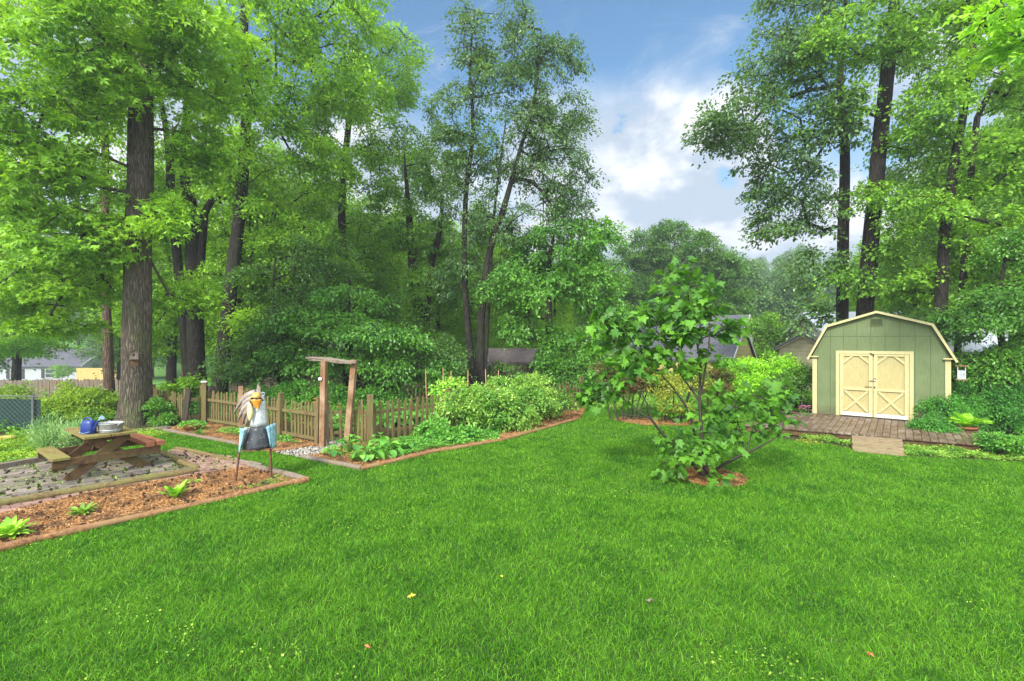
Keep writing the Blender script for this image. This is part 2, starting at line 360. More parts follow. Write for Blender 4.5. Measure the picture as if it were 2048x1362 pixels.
    s.inputs['Color1'].default_value = (.055, .055, .065, 1); s.inputs['Color2'].default_value = (.095, .09, .10, 1); s.inputs['Mortar'].default_value = (.03, .03, .035, 1); s.inputs['Mortar Size'].default_value = .012
    nn = m.noise(m.coord('Object', (1, 1, 1)), 30, 3); m.done(m.pbr(m.mix(m.mr(nn, .3, .7, 0, .4), s.outputs[0], (.13, .13, .14)), .9, m.bump(nn, .4, .02), spec=.1))
    for nm, ca, cb in (('siding_yellow', (.40, .32, .12), (.54, .44, .19)), ('siding_tan', (.38, .31, .18), (.52, .44, .28)), ('siding_pale', (.50, .47, .38), (.64, .60, .50))):
        m = Mt(nm); v = m.coord('Object'); s = m.n('ShaderNodeSeparateXYZ'); m.l(v, s.inputs[0]); f = m.math('FRACT', m.math('MULTIPLY', s.outputs[2], 1/.19))
        nn = m.noise(v, 3, 5); c = m.mix(m.mr(nn, .3, .7), ca, cb); c = m.mix(m.mr(f, .84, .97, 0, .6), c, tuple(x*.4 for x in ca)); m.done(m.pbr(c, .8, m.bump(f, .6, .02), spec=.15))
mk()
flat_mat('brick_white', (.36, .36, .355), .85, var=.12, scale=9)
flat_mat('roof_pale', (.40, .42, .45), .8, var=.1, scale=2)
flat_mat('dark_paint', (.035, .035, .04), .6)
flat_mat('glass_dark', (.05, .06, .07), .15, spec=.6, bs=0)
flat_mat('iron', (.025, .022, .020), .55, .6, var=.4, scale=20)
flat_mat('rust', (.13, .055, .030), .85, .2, var=.35, scale=22, bs=.4)
flat_mat('galvanised', (.42, .44, .43), .42, .55, var=.22, scale=14, bs=.15)
flat_mat('tin_dull', (.34, .345, .32), .55, .35, var=.22, scale=14, bs=.15)
flat_mat('plastic_blue', (.012, .032, .17), .38, var=.12, scale=5, bs=.03, spec=.5)
flat_mat('plastic_pale', (.32, .42, .50), .4, var=.05)
flat_mat('terracotta', (.26, .09, .04), .85, var=.2)
flat_mat('gumball', (.045, .022, .013), .9, var=.4, scale=40, bs=.8)
flat_mat('green_screen', (.006, .030, .022), .85, var=.25, scale=30, bs=.2)
flat_mat('wire', (.13, .14, .13), .5, .5)
flat_mat('chalk_white', (.62, .62, .58), .8)
flat_mat('leaf_fallen', (.62, .50, .06), .7)
flat_mat('leaf_rust', (.40, .14, .05), .7)
flat_mat('flower_red', (.55, .05, .07), .6)
flat_mat('flower_orange', (.75, .30, .02), .6)
flat_mat('flower_pink', (.55, .16, .28), .6)
flat_mat('roof_brown', (.12, .095, .085), .9, var=.3, scale=8)
def metal_patch(name, a, b, c, sc=9, rough=.5):
    m = Mt(name); v = m.coord('Object'); n1 = m.noise(v, sc, 6, .7, .4); n2 = m.noise(v, sc*2.6, 6, .75)
    k = m.mix(m.mr(n1, .42, .60), a, b); k = m.mix(m.mr(n2, .56, .66), k, c); m.done(m.pbr(k, rough, m.bump(n2, .25, .01), .25, .4))
metal_patch('art_blue', (.16, .34, .42), (.33, .50, .56), (.16, .09, .06))
metal_patch('art_black', (.022, .024, .026), (.050, .055, .058), (.17, .17, .15), 7, .4)
metal_patch('art_grey', (.40, .41, .39), (.55, .56, .53), (.16, .13, .10), 8)
metal_patch('art_mane', (.20, .155, .12), (.33, .27, .22), (.12, .075, .05), 12)
metal_patch('art_yellow', (.62, .36, .05), (.72, .48, .13), (.30, .14, .04), 8)
metal_patch('art_orange', (.66, .26, .02), (.72, .36, .05), (.22, .10, .03), 8)
metal_patch('art_cream', (.58, .48, .22), (.68, .60, .34), (.28, .17, .08), 8)
M = MATS
# ------------------------------------------------------------------ foliage machinery
def unit(v): return v/np.maximum(np.linalg.norm(v, axis=1, keepdims=True), 1e-9)
def leaves_mesh(name, pos, axis, nrm, L, Wd, lobes=1, fold=.22):
    """pos/axis/nrm (n,3), L,Wd (n,)"""
    n = len(pos); axis = unit(axis); side = unit(np.cross(axis, nrm)); nrm = np.cross(side, axis)
    Vs = []
    angs = [0.0] if lobes == 1 else [-.95, 0.0, .95]
    for a in angs:
        ax = axis*math.cos(a) + side*math.sin(a); sd = side*math.cos(a) - axis*math.sin(a); sc = 1 if a == 0 else .82
        l = (L*sc)[:, None]; ww = (Wd*(1 if lobes == 1 else .62))[:, None]
        Vs.append(np.stack([pos, pos+ax*l*.45+sd*ww*.5+nrm*ww*fold, pos+ax*l, pos+ax*l*.45-sd*ww*.5+nrm*ww*fold], 1))
    V = np.concatenate(Vs, 0).reshape(-1, 3); k = len(V)//4
    return npmesh(name, V, np.arange(k*4, dtype=np.int32).reshape(k, 4))
def scatter_leaves(rng, C, O, per, cr, size, lobes=1, droop=.35, flat=.45, width=.62, upb=1.0):
    """C cluster centres (n,3), O outward unit dirs (n,3)"""
    n = len(C); idx = np.repeat(np.arange(n), per); m = len(idx)
    crs = (cr*rng.uniform(.65, 1.35, n))[idx]
    d = rng.normal(0, 1, (m, 3)); d = unit(d)*(rng.uniform(0, 1, m)**.45)[:, None]
    o = O[idx].copy()
    off = d*crs[:, None]; off += o*(rng.uniform(-.3, .7, m)*crs)[:, None]
    off[:, 2] *= flat; r = np.hypot(off[:, 0], off[:, 1]); off[:, 2] -= droop*r*r/np.maximum(crs, .01)
    pos = C[idx] + off
    ax = unit(off)*.7 + o*.4 + rng.normal(0, .55, (m, 3)); ax[:, 2] -= droop*.9
    nr = rng.normal(0, .55, (m, 3)); nr[:, 2] += upb; nr += o*.25
    L = size*rng.uniform(.45, 1.4, m)
    return pos, ax, nr, L, L*width
def fill_blobs(rng, blobs, gap=.0, gs=.45):
    P = []
    for b in blobs:
        c, r, n = np.array(b[0]), np.array(b[1]), b[2]; k = 0; tries = 0
        while k < n and tries < n*6:
            tries += 1
            d = rng.normal(0, 1, 3); d /= np.linalg.norm(d); d *= rng.uniform(.25, 1)**.5
            p = c + d*r
            if gap and mnoise.noise(Vector(p*gs)+Vector((3.3, 1.1, 7.7))) < -.02 - (1-gap)*.5: continue
            P.append(p); k += 1
    return np.array(P)
def grow(rng, stems, P, start=.35, tipr=.010, step=.8, pw=.25, expo=.48):
    pos = []; par = []; pl = []; fixed = []
    allow = []
    for st in stems:
        pts = [Vector(q[0]) for q in st]; rad = [q[1] for q in st]; tot = sum((pts[i+1]-pts[i]).length for i in range(len(pts)-1)); acc = 0; last = -1
        for i in range(len(pts)-1):
            L = (pts[i+1]-pts[i]).length; k = max(1, int(L/.6))
            for j in range(k):
                if i and j == 0: pass
                p = pts[i].lerp(pts[i+1], j/k); pos.append(np.array(p)); par.append(last); last = len(pos)-1
                fixed.append(rad[i]+(rad[i+1]-rad[i])*j/k); pl.append(0.0); allow.append((acc+L*j/k)/tot >= start)
            acc += L
        pos.append(np.array(pts[-1])); par.append(last); fixed.append(rad[-1]); pl.append(0.0); allow.append(True)
    ns = len(pos); T = np.array(pos)
    order = np.argsort(np.min(np.linalg.norm(P[:, None]-T[None], axis=2), axis=1))
    maxn = ns + len(P)*14; A = np.full((maxn, 3), 1e6); A[:ns] = T; PLN = np.zeros(maxn); ok = np.zeros(maxn, bool); ok[:ns] = allow; A[:ns][~ok[:ns]] = 1e6
    par = list(par); leafnode = []; cnt = ns; posl = [p for p in pos]
    for oi in order:
        p = P[oi]; d = np.linalg.norm(A[:cnt]-p, axis=1); cost = d + pw*PLN[:cnt] + .35*np.maximum(A[:cnt, 2]-p[2], 0)*(PLN[:cnt] == 0)
        j = int(np.argmin(cost)); a = posl[j]; L = float(np.linalg.norm(p-a)); k = min(10, max(1, int(round(L/step)))); last = j
        for q in range(1, k+1):
            t = q/k; x = a + (p-a)*t
            if q < k: x = x + rng.normal(0, .05*L, 3)*.6; x[2] += .10*L*math.sin(math.pi*t)
            A[cnt] = x; posl.append(x); PLN[cnt] = PLN[j]+L*t; ok[cnt] = True; par.append(last); last = cnt; cnt += 1
        leafnode.append((last, oi))
    wgt = np.zeros(cnt); 
    for l, _ in leafnode: wgt[l] += 1
    for i in range(cnt-1, ns-1, -1):
        if par[i] >= ns: wgt[par[i]] += wgt[i]
    rad = tipr*np.maximum(wgt, 1)**expo
    E = [(par[i], i) for i in range(ns, cnt)]
    O = np.zeros_like(P)
    for l, oi in leafnode:
        v = posl[l]-posl[par[l]]; O[oi] = v/max(np.linalg.norm(v), 1e-6)
    X = np.array(posl); E = np.array(E)
    ra = np.array([rad[b]*1.15 if a < ns else rad[a] for a, b in E]); rb = rad[E[:, 1]]
    return X[E[:, 0]], X[E[:, 1]], ra, rb, O
def edges_mesh(Aa, Bb, ra, rb, n=5):
    t = unit(Bb-Aa); ref = np.tile(np.array([[.3, .2, 1.]]), (len(t), 1)); ref[np.abs(t[:, 2]) > .9] = (1, 0, .1)
    x = unit(np.cross(t, ref)); y = np.cross(t, x); Vs = []
    Bb = Bb + t*(rb*.4)[:, None]
    for P_, r in ((Aa, ra), (Bb, rb)):
        for j in range(n):
            a = 2*math.pi*j/n; Vs.append(P_ + x*(math.cos(a)*r)[:, None] + y*(math.sin(a)*r)[:, None])
    V = np.stack(Vs, 1).reshape(-1, 3); m = len(Aa); base = (np.arange(m)*2*n)[:, None]
    Fc = np.concatenate([base + np.array([[j, (j+1) % n, n+(j+1) % n, n+j]]) for j in range(n)], 0).astype(np.int32)
    return V, Fc
def trunk_geo(stems, n=14, flare=True, seed=0):
    mb = MB(); rng = random.Random(seed)
    for st in stems:
        pts = [Vector(q[0]) for q in st]; rad = [q[1] for q in st]
        # catmull-like resample
        P_ = []; r_ = []
        for i in range(len(pts)-1):
            p0 = pts[max(i-1, 0)]; p1 = pts[i]; p2 = pts[i+1]; p3 = pts[min(i+2, len(pts)-1)]; k = max(2, int((p2-p1).length/.5))
            for j in range(k):
                t = j/k; P_.append(.5*((2*p1)+(p2-p0)*t+(2*p0-5*p1+4*p2-p3)*t*t+(3*p1-p0-3*p2+p3)*t**3)); r_.append(rad[i]+(rad[i+1]-rad[i])*t)
        P_.append(pts[-1]); r_.append(rad[-1])
        vs = []; X = None; ph = rng.random()*6
        z0 = P_[0].z
        for i, p in enumerate(P_):
            t = (P_[min(i+1, len(P_)-1)]-P_[max(i-1, 0)]).normalized()
            if X is None: X = t.orthogonal().normalized()
            X = (X-t*X.dot(t)).normalized(); Y = t.cross(X); h = p.z-z0
            for j in range(n):
                a = 2*math.pi*j/n
                r = r_[i]*(1+.05*math.sin(3*a+ph+h*.4)+.04*math.sin(5*a+h*1.3)+.03*math.sin(2*h+a))
                if flare: r *= 1+.35*math.exp(-max(h, 0)*2.6)*(1+.5*math.sin(4*a+ph))
                vs.append(p+(X*math.cos(a)+Y*math.sin(a))*r)
        fs = [(i*n+j, i*n+(j+1) % n, (i+1)*n+(j+1) % n, (i+1)*n+j) for i in range(len(P_)-1) for j in range(n)]
        mb.add(vs, fs, True)
    return mb
def tree(name, label, stems, blobs, leaf, bark, size=.13, per=90, cr=.55, lobes=1, gap=.0, start=.35, seed=1, cat='tree', group=None, droop=.35, flat=.45, tipr=.010, upb=1.0, step=.8, origin=None, width=.62, n=14, trunk_name='trunk', crown_name='crown', pw=.25, expo=.48, gs=.45, dens=1.25, more=1.35):
    blobs = [(q[0], q[1], int(q[2]*more)) for q in blobs]
    rng = np.random.default_rng(seed); base = Vector(stems[0][0][0]) if origin is None else Vector(origin)
    P = fill_blobs(rng, blobs, gap, gs); A, B, ra, rb, O = grow(rng, stems, P, start, tipr, step, pw, expo)
    b0 = np.array(base); tg = trunk_geo(stems, n, True, seed); V1 = np.array([tuple(v) for v in tg.v]) - b0; F1 = np.array(tg.f, dtype=np.int32)
    V2, F2 = edges_mesh(A-b0, B-b0, ra, rb)
    k = 6; tw0 = np.repeat(P-b0, k, 0); d_ = rng.normal(0, 1, (len(tw0), 3)); d_[:, 2] *= flat; d_ += np.repeat(O, k, 0)*.9; tw1 = tw0 + unit(d_)*cr*rng.uniform(.5, 1.1, (len(tw0), 1)); rt_ = np.full(len(tw0), tipr*.55)
    V3, F3 = edges_mesh(tw0, tw1, rt_, rt_*.4, 3)
    root = empty(name, base, 0, label, cat, group)
    link(trunk_name, npmesh(trunk_name, np.concatenate([V1, V2, V3]), [F1, F2+len(V1), F3+len(V1)+len(V2)], smooth=True), M[bark], root)
    pos, ax, nr, L, W_ = scatter_leaves(rng, P-b0, O, int(per*dens), cr, size, lobes, droop, flat, width, upb)
    link(crown_name, leaves_mesh(crown_name, pos, ax, nr, L, W_, lobes), M[leaf], root)
    return root
def copy_tree(o, parent=None):
    c = o.copy(); col.objects.link(c)
    if parent is not None: c.parent = parent
    for ch in [q for q in bpy.data.objects if q.parent == o]: copy_tree(ch, c)
    return c
def bush(name, label, base, blobs, leaf, size=.06, per=60, cr=.28, seed=1, cat='shrub', group=None, bark='twig', nst=5, **k):
    """multi-stemmed shrub: base point on the ground, blobs as for trees"""
    base = Vector(base); rng = random.Random(seed); c = np.mean([b[0] for b in blobs], axis=0); st = []
    lo = min(b[0][2]-b[1][2]*.3 for b in blobs)
    wx = max(abs(b[0][0]-base.x)+b[1][0]*.5 for b in blobs)
    for i in range(nst):
        b = blobs[i % len(blobs)]; t = Vector(b[0]) + Vector((rng.uniform(-.4, .4)*b[1][0], rng.uniform(-.4, .4)*b[1][1], -.2*b[1][2]))
        s = base + Vector(((t.x-base.x)*.45+rng.uniform(-.1, .1), (t.y-base.y)*.45+rng.uniform(-.08, .08), -.03)); s.z = base.z-.03
        st.append([(s, .022), (s.lerp(t, .5)+Vector((0, 0, .05)), .016), (t, .010)])
    k.setdefault('more', 1.0); k.setdefault('dens', 1.0); k.setdefault('tipr', .0035); k.setdefault('step', .35); k.setdefault('start', .3); k.setdefault('n', 7)
    return tree(name, label, st, blobs, leaf, bark, size=size, per=per, cr=cr, seed=seed, cat=cat, group=group, origin=base, trunk_name='stems', crown_name='foliage', **k)
def B(px, py, Y, rx, ry, rz, n): return (tuple(Q(px, py, Y)), (rx, ry, rz), n)
def mat_of(k): return M[k]
# ------------------------------------------------------------------ ground sheet
def axis_pts(lo, hi, fine_lo, fine_hi, fs, cs):
    a = list(np.arange(lo, fine_lo, cs)) + list(np.arange(fine_lo, fine_hi, fs)) + list(np.arange(fine_hi, hi+cs, cs)); return np.array(a)
gx = axis_pts(-180, 180, -30, 30, 1.0, 6.0); gy = axis_pts(-20, 200, -2, 40, 1.0, 5.0)
XX, YY = np.meshgrid(gx, gy); ZZ = tz(XX, YY)
nx, ny = len(gx), len(gy); I = (np.arange(ny-1)[:, None]*nx + np.arange(nx-1)[None]).ravel()
link('ground', npmesh('ground', np.stack([XX, YY, ZZ], -1).reshape(-1, 3), np.stack([I, I+1, I+nx+1, I+nx], 1).astype(np.int32), smooth=True), M['soil'])['kind'] = 'structure'
def inpoly(x, y, poly):
    r = np.zeros(len(x), bool); n = len(poly)
    for i in range(n):
        x1, y1 = poly[i][:2]; x2, y2 = poly[(i+1) % n][:2]
        if y1 == y2: continue
        c = ((y1 > y) != (y2 > y)) & (x < (x2-x1)*(y-y1)/(y2-y1)+x1); r ^= c
    return r
def gp(*pts): return [tuple(G(*p)[:2]) for p in pts]
BED_NEAR = gp((-90, 1140), (0, 1101), (300, 1029), (614, 965), (500, 931), (480, 938), (200, 983), (0, 1030), (-90, 1050))
FLAG = gp((-120, 1022), (0, 1005), (398, 943), (322, 908), (100, 921), (0, 938), (-120, 960))
STRIP1 = gp((-120, 1056), (0, 1030), (200, 983), (480, 938), (400, 942), (0, 1004), (-120, 1022))
STRIP2 = gp((400, 943), (480, 938), (525, 932), (440, 912), (348, 899), (322, 908))
BED_FENCE = gp((331, 864), (476, 893), (546, 907), (604, 898), (648, 894), (600, 878), (500, 858), (410, 843), (372, 842))
PATH = gp((546, 907), (610, 919), (660, 902), (700, 890), (700, 880), (648, 880), (648, 894), (604, 898))
BED_GATE = gp((602, 918), (722, 942), (900, 900), (1000, 883), (1160, 838), (1172, 817), (1040, 840), (900, 868), (745, 886), (700, 890))
fc = G(1418, 955); FIGC = (fc.x, fc.y, .57)
BED_BACK = gp((1228, 842), (1290, 852), (1400, 853), (1400, 843), (1300, 838), (1235, 836))
DECKZONE = gp((1560, 880), (1620, 884), (1700, 898), (1710, 905), (1808, 914), (2048, 926), (2300, 950), (2300, 850), (1850, 815), (1600, 815))
LEFTBED = gp((-200, 875), (50, 872), (100, 862), (240, 862), (310, 856), (331, 850), (300, 838), (-200, 840))
GARDEN = gp((410, 838), (560, 866), (700, 880), (745, 882), (900, 862), (1168, 814), (1100, 800), (420, 800))
BACKBED = gp((1175, 814), (1500, 812), (1600, 815), (1600, 795), (1100, 795))
def flatbed(name, poly, mat, z=.012):
    mb = MB(); mb.add([(x, y, z) for x, y in poly], [tuple(range(len(poly)))]); o = mb.build(name, M[mat]); o['kind'] = 'structure'
    if o.data.polygons[0].normal.z < 0: o.data.flip_normals()
    return o
flatbed('flower_bed_soil', BED_NEAR, 'mulch'); flatbed('flower_bed_soil', BED_FENCE, 'mulch'); flatbed('flower_bed_soil', BED_GATE, 'mulch'); flatbed('flower_bed_soil', BED_BACK, 'mulch')
flatbed('flower_bed_soil', [(FIGC[0]+FIGC[2]*1.02*math.cos(a/20*math.pi), FIGC[1]+FIGC[2]*1.02*math.sin(a/20*math.pi)) for a in range(40)], 'mulch', .014)
flatbed('flower_bed_soil', LEFTBED, 'joint_soil', .008); flatbed('flower_bed_soil', BACKBED, 'joint_soil', .010); flatbed('vegetable_plot', GARDEN, 'joint_soil', .009)
flatbed('flower_bed_soil', DECKZONE, 'joint_soil', .008)
flatbed('path', PATH, 'joint_soil', .013); flatbed('patio_base', FLAG, 'joint_soil', .006); flatbed('brick_path_base', STRIP1, 'joint_soil', .010); flatbed('brick_path_base', STRIP2, 'joint_soil', .011)
def rand_in(rng, poly, n):
    a = np.array(poly); lo, hi = a.min(0), a.max(0); xs = []; 
    while sum(len(q) for q in xs) < n:
        q = rng.uniform(lo, hi, (n*2, 2)); xs.append(q[inpoly(q[:, 0], q[:, 1], poly)])
    return np.concatenate(xs)[:n]
def chips(name, label, polys, dens, size, seed):
    rng = np.random.default_rng(seed); pts = []
    for poly in polys:
        a = np.array(poly); x, y = a[:, 0], a[:, 1]; area = abs(np.dot(x, np.roll(y, 1))-np.dot(y, np.roll(x, 1)))/2; pts.append(rand_in(rng, poly, int(area*dens)))
    p = np.concatenate(pts); n = len(p); pos = np.column_stack([p, .02+rng.uniform(0, .022, n)])
    ax = rng.normal(0, 1, (n, 3)); ax[:, 2] *= .25; nr = rng.normal(0, .35, (n, 3)); nr[:, 2] += 1; L = size*rng.uniform(.5, 1.5, n)
    o = link(name, leaves_mesh(name, pos, ax, nr, L, L*rng.uniform(.25, .5, n), 1, .1), M['mulch_chip']); tag(o, label, 'mulch', kind='stuff'); return o
circ = [(FIGC[0]+FIGC[2]*math.cos(a/16*math.pi)*(1+.06*math.sin(a*1.7)), FIGC[1]+FIGC[2]*math.sin(a/16*math.pi)*(1+.06*math.sin(a*1.7))) for a in range(32)]
chips('bark_mulch', 'orange bark mulch spread in the garden beds', [BED_NEAR, BED_FENCE, BED_GATE, BED_BACK, circ], 8000, .026, 5)
# bricks and flagstones as real slabs
def paving(name, poly, dirv, lu, lv, gapw, mat, jit, seed, h=.03, irregular=False, off=.5):
    rng = random.Random(seed); d = Vector(dirv).normalized(); e = Vector((-d.y, d.x)); pl = [Vector(p) for p in poly]
    us = [p.dot(d) for p in pl]; vs_ = [p.dot(e) for p in pl]; mb = MB(); v = min(vs_); row = 0
    while v < max(vs_):
        hv = lv*(rng.uniform(.7, 1.45) if irregular else 1); u = min(us) - (row % 2)*lu*off - rng.random()*lu*.3*irregular
        while u < max(us):
            hu = lu*(rng.uniform(.6, 1.7) if irregular else 1); c = (u+hu/2, v+hv/2); p = d*c[0]+e*c[1]
            if inpoly(np.array([p.x]), np.array([p.y]), poly)[0]:
                cs = []
                corners = ((0, 0), (.5, 0), (1, 0), (1, .5), (1, 1), (.5, 1), (0, 1), (0, .5)) if irregular else ((0, 0), (1, 0), (1, 1), (0, 1))
                for a, b in corners:
                    ja = rng.uniform(-jit, jit); jb = rng.uniform(-jit, jit)
                    q = d*(u+gapw/2+a*(hu-gapw)+ja) + e*(v+gapw/2+b*(hv-gapw)+jb); cs.append(q)
                zt = h+rng.uniform(-.006, .006); n = len(cs); tl = Vector((rng.uniform(-.02, .02), rng.uniform(-.02, .02)))
                ctr = sum(cs, Vector((0, 0)))/n
                mb.add([(q.x, q.y, .0) for q in cs]+[(q.x, q.y, zt-.006+tl.dot(q-ctr)) for q in cs]+[(ctr.x+(q.x-ctr.x)*.93, ctr.y+(q.y-ctr.y)*.93, zt+tl.dot(q-ctr)) for q in cs],
                       [(i, (i+1) % n, n+(i+1) % n, n+i) for i in range(n)]+[(n+i, n+(i+1) % n, 2*n+(i+1) % n, 2*n+i) for i in range(n)]+[tuple(range(2*n, 3*n))])
            u += hu
        v += hv; row += 1
    o = mb.build(name, M[mat]); o['kind'] = 'structure'; return o
dl = Vector(FLAG[2])-Vector(FLAG[1])
paving('stone_patio', FLAG, dl, .30, .20, .05, 'flagstone', .02, 3, .035, True)
paving('brick_path', STRIP1, dl, .20, .10, .008, 'brick', .003, 4, .03)
paving('brick_path', STRIP2, Vector(STRIP2[3])-Vector(STRIP2[4]), .20, .10, .010, 'brick', .004, 5, .03)
def pebbles(name, label, poly, dens, r, seed):
    rng = np.random.default_rng(seed); a = np.array(poly); x, y = a[:, 0], a[:, 1]; area = abs(np.dot(x, np.roll(y, 1))-np.dot(y, np.roll(x, 1)))/2
    p = rand_in(rng, poly, int(area*dens)); V = []; Fs = []
    oct_ = np.array([[1, 0, 0], [0, 1, 0], [-1, 0, 0], [0, -1, 0], [0, 0, .55], [0, 0, -.55]]); f0 = np.array([[0, 1, 4], [1, 2, 4], [2, 3, 4], [3, 0, 4], [1, 0, 5], [2, 1, 5], [3, 2, 5], [0, 3, 5]])
    for i, q in enumerate(p):
        s = r*rng.uniform(.5, 1.5); an = rng.uniform(0, 6); c_, s_ = math.cos(an), math.sin(an); o = oct_*s*[1, rng.uniform(.5, .9), 1]
        o = np.column_stack([o[:, 0]*c_-o[:, 1]*s_, o[:, 0]*s_+o[:, 1]*c_, o[:, 2]]) + [q[0], q[1], .02+rng.uniform(0, .015)]; V.append(o); Fs.append(f0+6*i)
    o = link(name, npmesh(name, np.concatenate(V), np.concatenate(Fs).astype(np.int32), smooth=True), M['pebble']); tag(o, label, 'gravel', kind='stuff')
pebbles('gravel', 'pale loose gravel laid on the path through the garden gate', PATH, 700, .028, 8)
# ------------------------------------------------------------------ lawn
def lawn():
    rng = np.random.default_rng(11); Ps = []
    for y0, y1, dens in ((2.2, 4.6, 9500), (4.6, 7, 7500), (7, 11, 4500), (11, 17.5, 2200)):
        xm = 1.16*y1+1.2; n = int(dens*(y1-y0)*2*xm); x = rng.uniform(-xm, xm, n); y = rng.uniform(y0, y1, n); k = np.abs(x) < 1.14*y+1.0; Ps.append(np.column_stack([x, y])[k])
    p = np.concatenate(Ps); x, y = p[:, 0], p[:, 1]; bad = np.zeros(len(p), bool)
    for poly in (BED_NEAR, FLAG, STRIP1, STRIP2, BED_FENCE, PATH, BED_GATE, BED_BACK, DECKZONE, LEFTBED, GARDEN, BACKBED): bad |= inpoly(x, y, poly)
    bad |= (x-FIGC[0])**2+(y-FIGC[1])**2 < FIGC[2]**2
    bad |= y > 16.8
    bad |= (x < -8.5) & (y > 12.0)
    p = p[~bad]; n = len(p); x, y = p[:, 0], p[:, 1]
    # tufts: height and lean vary over the lawn
    def vn(sc, sx=0):
        t = np.sin(x*sc*1.3+sx+2*np.sin(y*sc*.7))*np.cos(y*sc*1.1-sx+1.7*np.sin(x*sc*.9)); return t
    ht = .041*(1+.05*vn(1.9)+.12*vn(6.1, 2)+.30*vn(23, 4))*rng.uniform(.5, 1.5, n)
    far = np.clip((y-4)/8, 0, 1.6); wd = (.0036+.0046*far)*rng.uniform(.6, 1.4, n)
    la = 1.2*vn(13.3, 3)+rng.uniform(0, 6.283, n); lean = rng.uniform(.3, 1.5, n)
    dx, dy = np.cos(la)*lean, np.sin(la)*lean; fa = rng.uniform(0, 6.283, n); sx_, sy_ = np.cos(fa)*wd/2, np.sin(fa)*wd/2; z0 = tz(x, y)
    def pt(t, s, wz): return np.column_stack([x+dx*ht*t*t*.9+sx_*s, y+dy*ht*t*t*.9+sy_*s, z0+ht*wz])
    V = np.stack([pt(0, -1, 0), pt(0, 1, 0), pt(.6, .8, .62), pt(.6, -.8, .62), pt(1.15, 0, .95)], 1).reshape(-1, 3)
    b = (np.arange(n)*5)[:, None]; F4 = (b+np.array([[0, 1, 2, 3]])).astype(np.int32); F3 = (b+np.array([[3, 2, 4]])).astype(np.int32)
    o = link('grass', npmesh('grass', V, [F4, F3]), M['grass_blade']); tag(o, 'dense bright green mown lawn filling the foreground', 'grass', kind='stuff'); print('blades', n)
lawn()
# ------------------------------------------------------------------ trees
def S(Y, *pts):
    """stem from pixel points (px, py, radius[, Y]); the first point is dropped to the ground"""
    r = []
    for i, q in enumerate(pts):
        y = q[3] if len(q) > 3 else Y; v = Q(q[0], q[1], y)
        if i == 0: v.z = tzf(v.x, v.y)-.06
        r.append((v, q[2]))
    return r
# large trees on the left
tree('sweetgum_tree', 'massive pale-barked sweetgum with star leaves, its thick trunk carrying a birdhouse', [
    S(13.0, (268, 850, 0.352), (272, 700, 0.328), (276, 520, 0.308), (282, 300, 0.288), (287, 120, 0.248), (292, -150, 0.176), (296, -420, 0.096))],
    [B(90, 120, 11.0, 2.3, 1.5, 1.5, 60), B(230, 10, 10.8, 1.9, 1.2, .9, 34), B(50, 330, 11.8, 1.7, 1.5, 1.2, 40), B(420, 110, 12.8, 1.6, 1.5, 1.6, 44), B(170, 190, 12.6, 1.0, 1.0, .8, 18),
     B(150, 470, 12.3, 1.5, 1.3, .75, 34), B(320, 425, 12.0, .55, .5, .35, 8), B(165, 560, 13.2, .9, .9, .5, 10), B(40, 560, 13, 1.5, 1.4, .8, 26), B(385, 280, 13.4, .8, 1.0, .9, 16), B(370, 580, 14.2, .9, .9, .5, 10),
     B(250, -250, 12.5, 4.2, 3.2, 2.6, 60), B(120, 630, 14, 1.0, 1.0, .5, 10)],
    'leaf_sweetgum', 'bark_gum', size=.13, per=95, cr=.50, lobes=3, start=.30, seed=3, droop=.45, n=30, width=.6, dens=1, more=1.2)
tree('shade_tree', 'dark forked tree with bright leaves just right of the sweetgum trunk', [
    S(20, (395, 775, 0.357), (388, 600, 0.299), (384, 440, 0.274), (372, 340, 0.207), (378, 180, 0.149), (400, 20, 0.100), (410, -120, 0.050)),
    S(20, (384, 440, 0.183, 20), (345, 415, 0.166, 19.6), (338, 300, 0.133, 19.3), (312, 140, .02, 19.2)), S(20, (386, 450, 0.166), (410, 425, 0.141), (438, 405, 0.124), (425, 300, 0.108), (432, 230, .015))],
    [B(400, 130, 19, 2.3, 2.4, 2.4, 55), B(480, 330, 19.5, 1.6, 1.8, 1.4, 30), B(330, 420, 20, 1.8, 2, 1.2, 24), B(420, 560, 19.6, 1.3, 1.5, .9, 16), B(420, -120, 20, 3.2, 3, 2, 30), B(300, 640, 20.5, 1.5, 1.4, .8, 12)],
    'leaf_sweetgum', 'bark_dark', size=.14, per=110, cr=.60, start=.32, seed=4, n=16)
tree('shade_tree', 'tall dark-barked tree leaning right behind the picket gate', [
    S(19, (436, 778, 0.289), (455, 640, 0.255), (474, 470, 0.221), (488, 330, 0.204), (492, 180, 0.178), (488, 60, 0.162), (496, -100, 0.111), (500, -260, 0.051))],
    [B(640, 60, 18.0, 2.6, 2.2, 1.9, 62), B(560, 220, 18.2, 1.9, 1.8, 1.3, 34), B(690, 180, 18, 1.6, 1.8, .9, 24), B(640, 320, 19, 1.6, 1.7, 1.2, 28), B(540, 430, 19.4, 1.0, 1.2, .8, 12), B(520, -100, 19, 3.2, 2.8, 1.8, 34), B(500, 640, 18.5, .7, .8, .5, 7), B(700, -60, 18, 1.9, 2, 1.2, 22)],
    'leaf_sweetgum', 'bark_dark', size=.13, per=110, cr=.55, start=.36, seed=5, n=16)
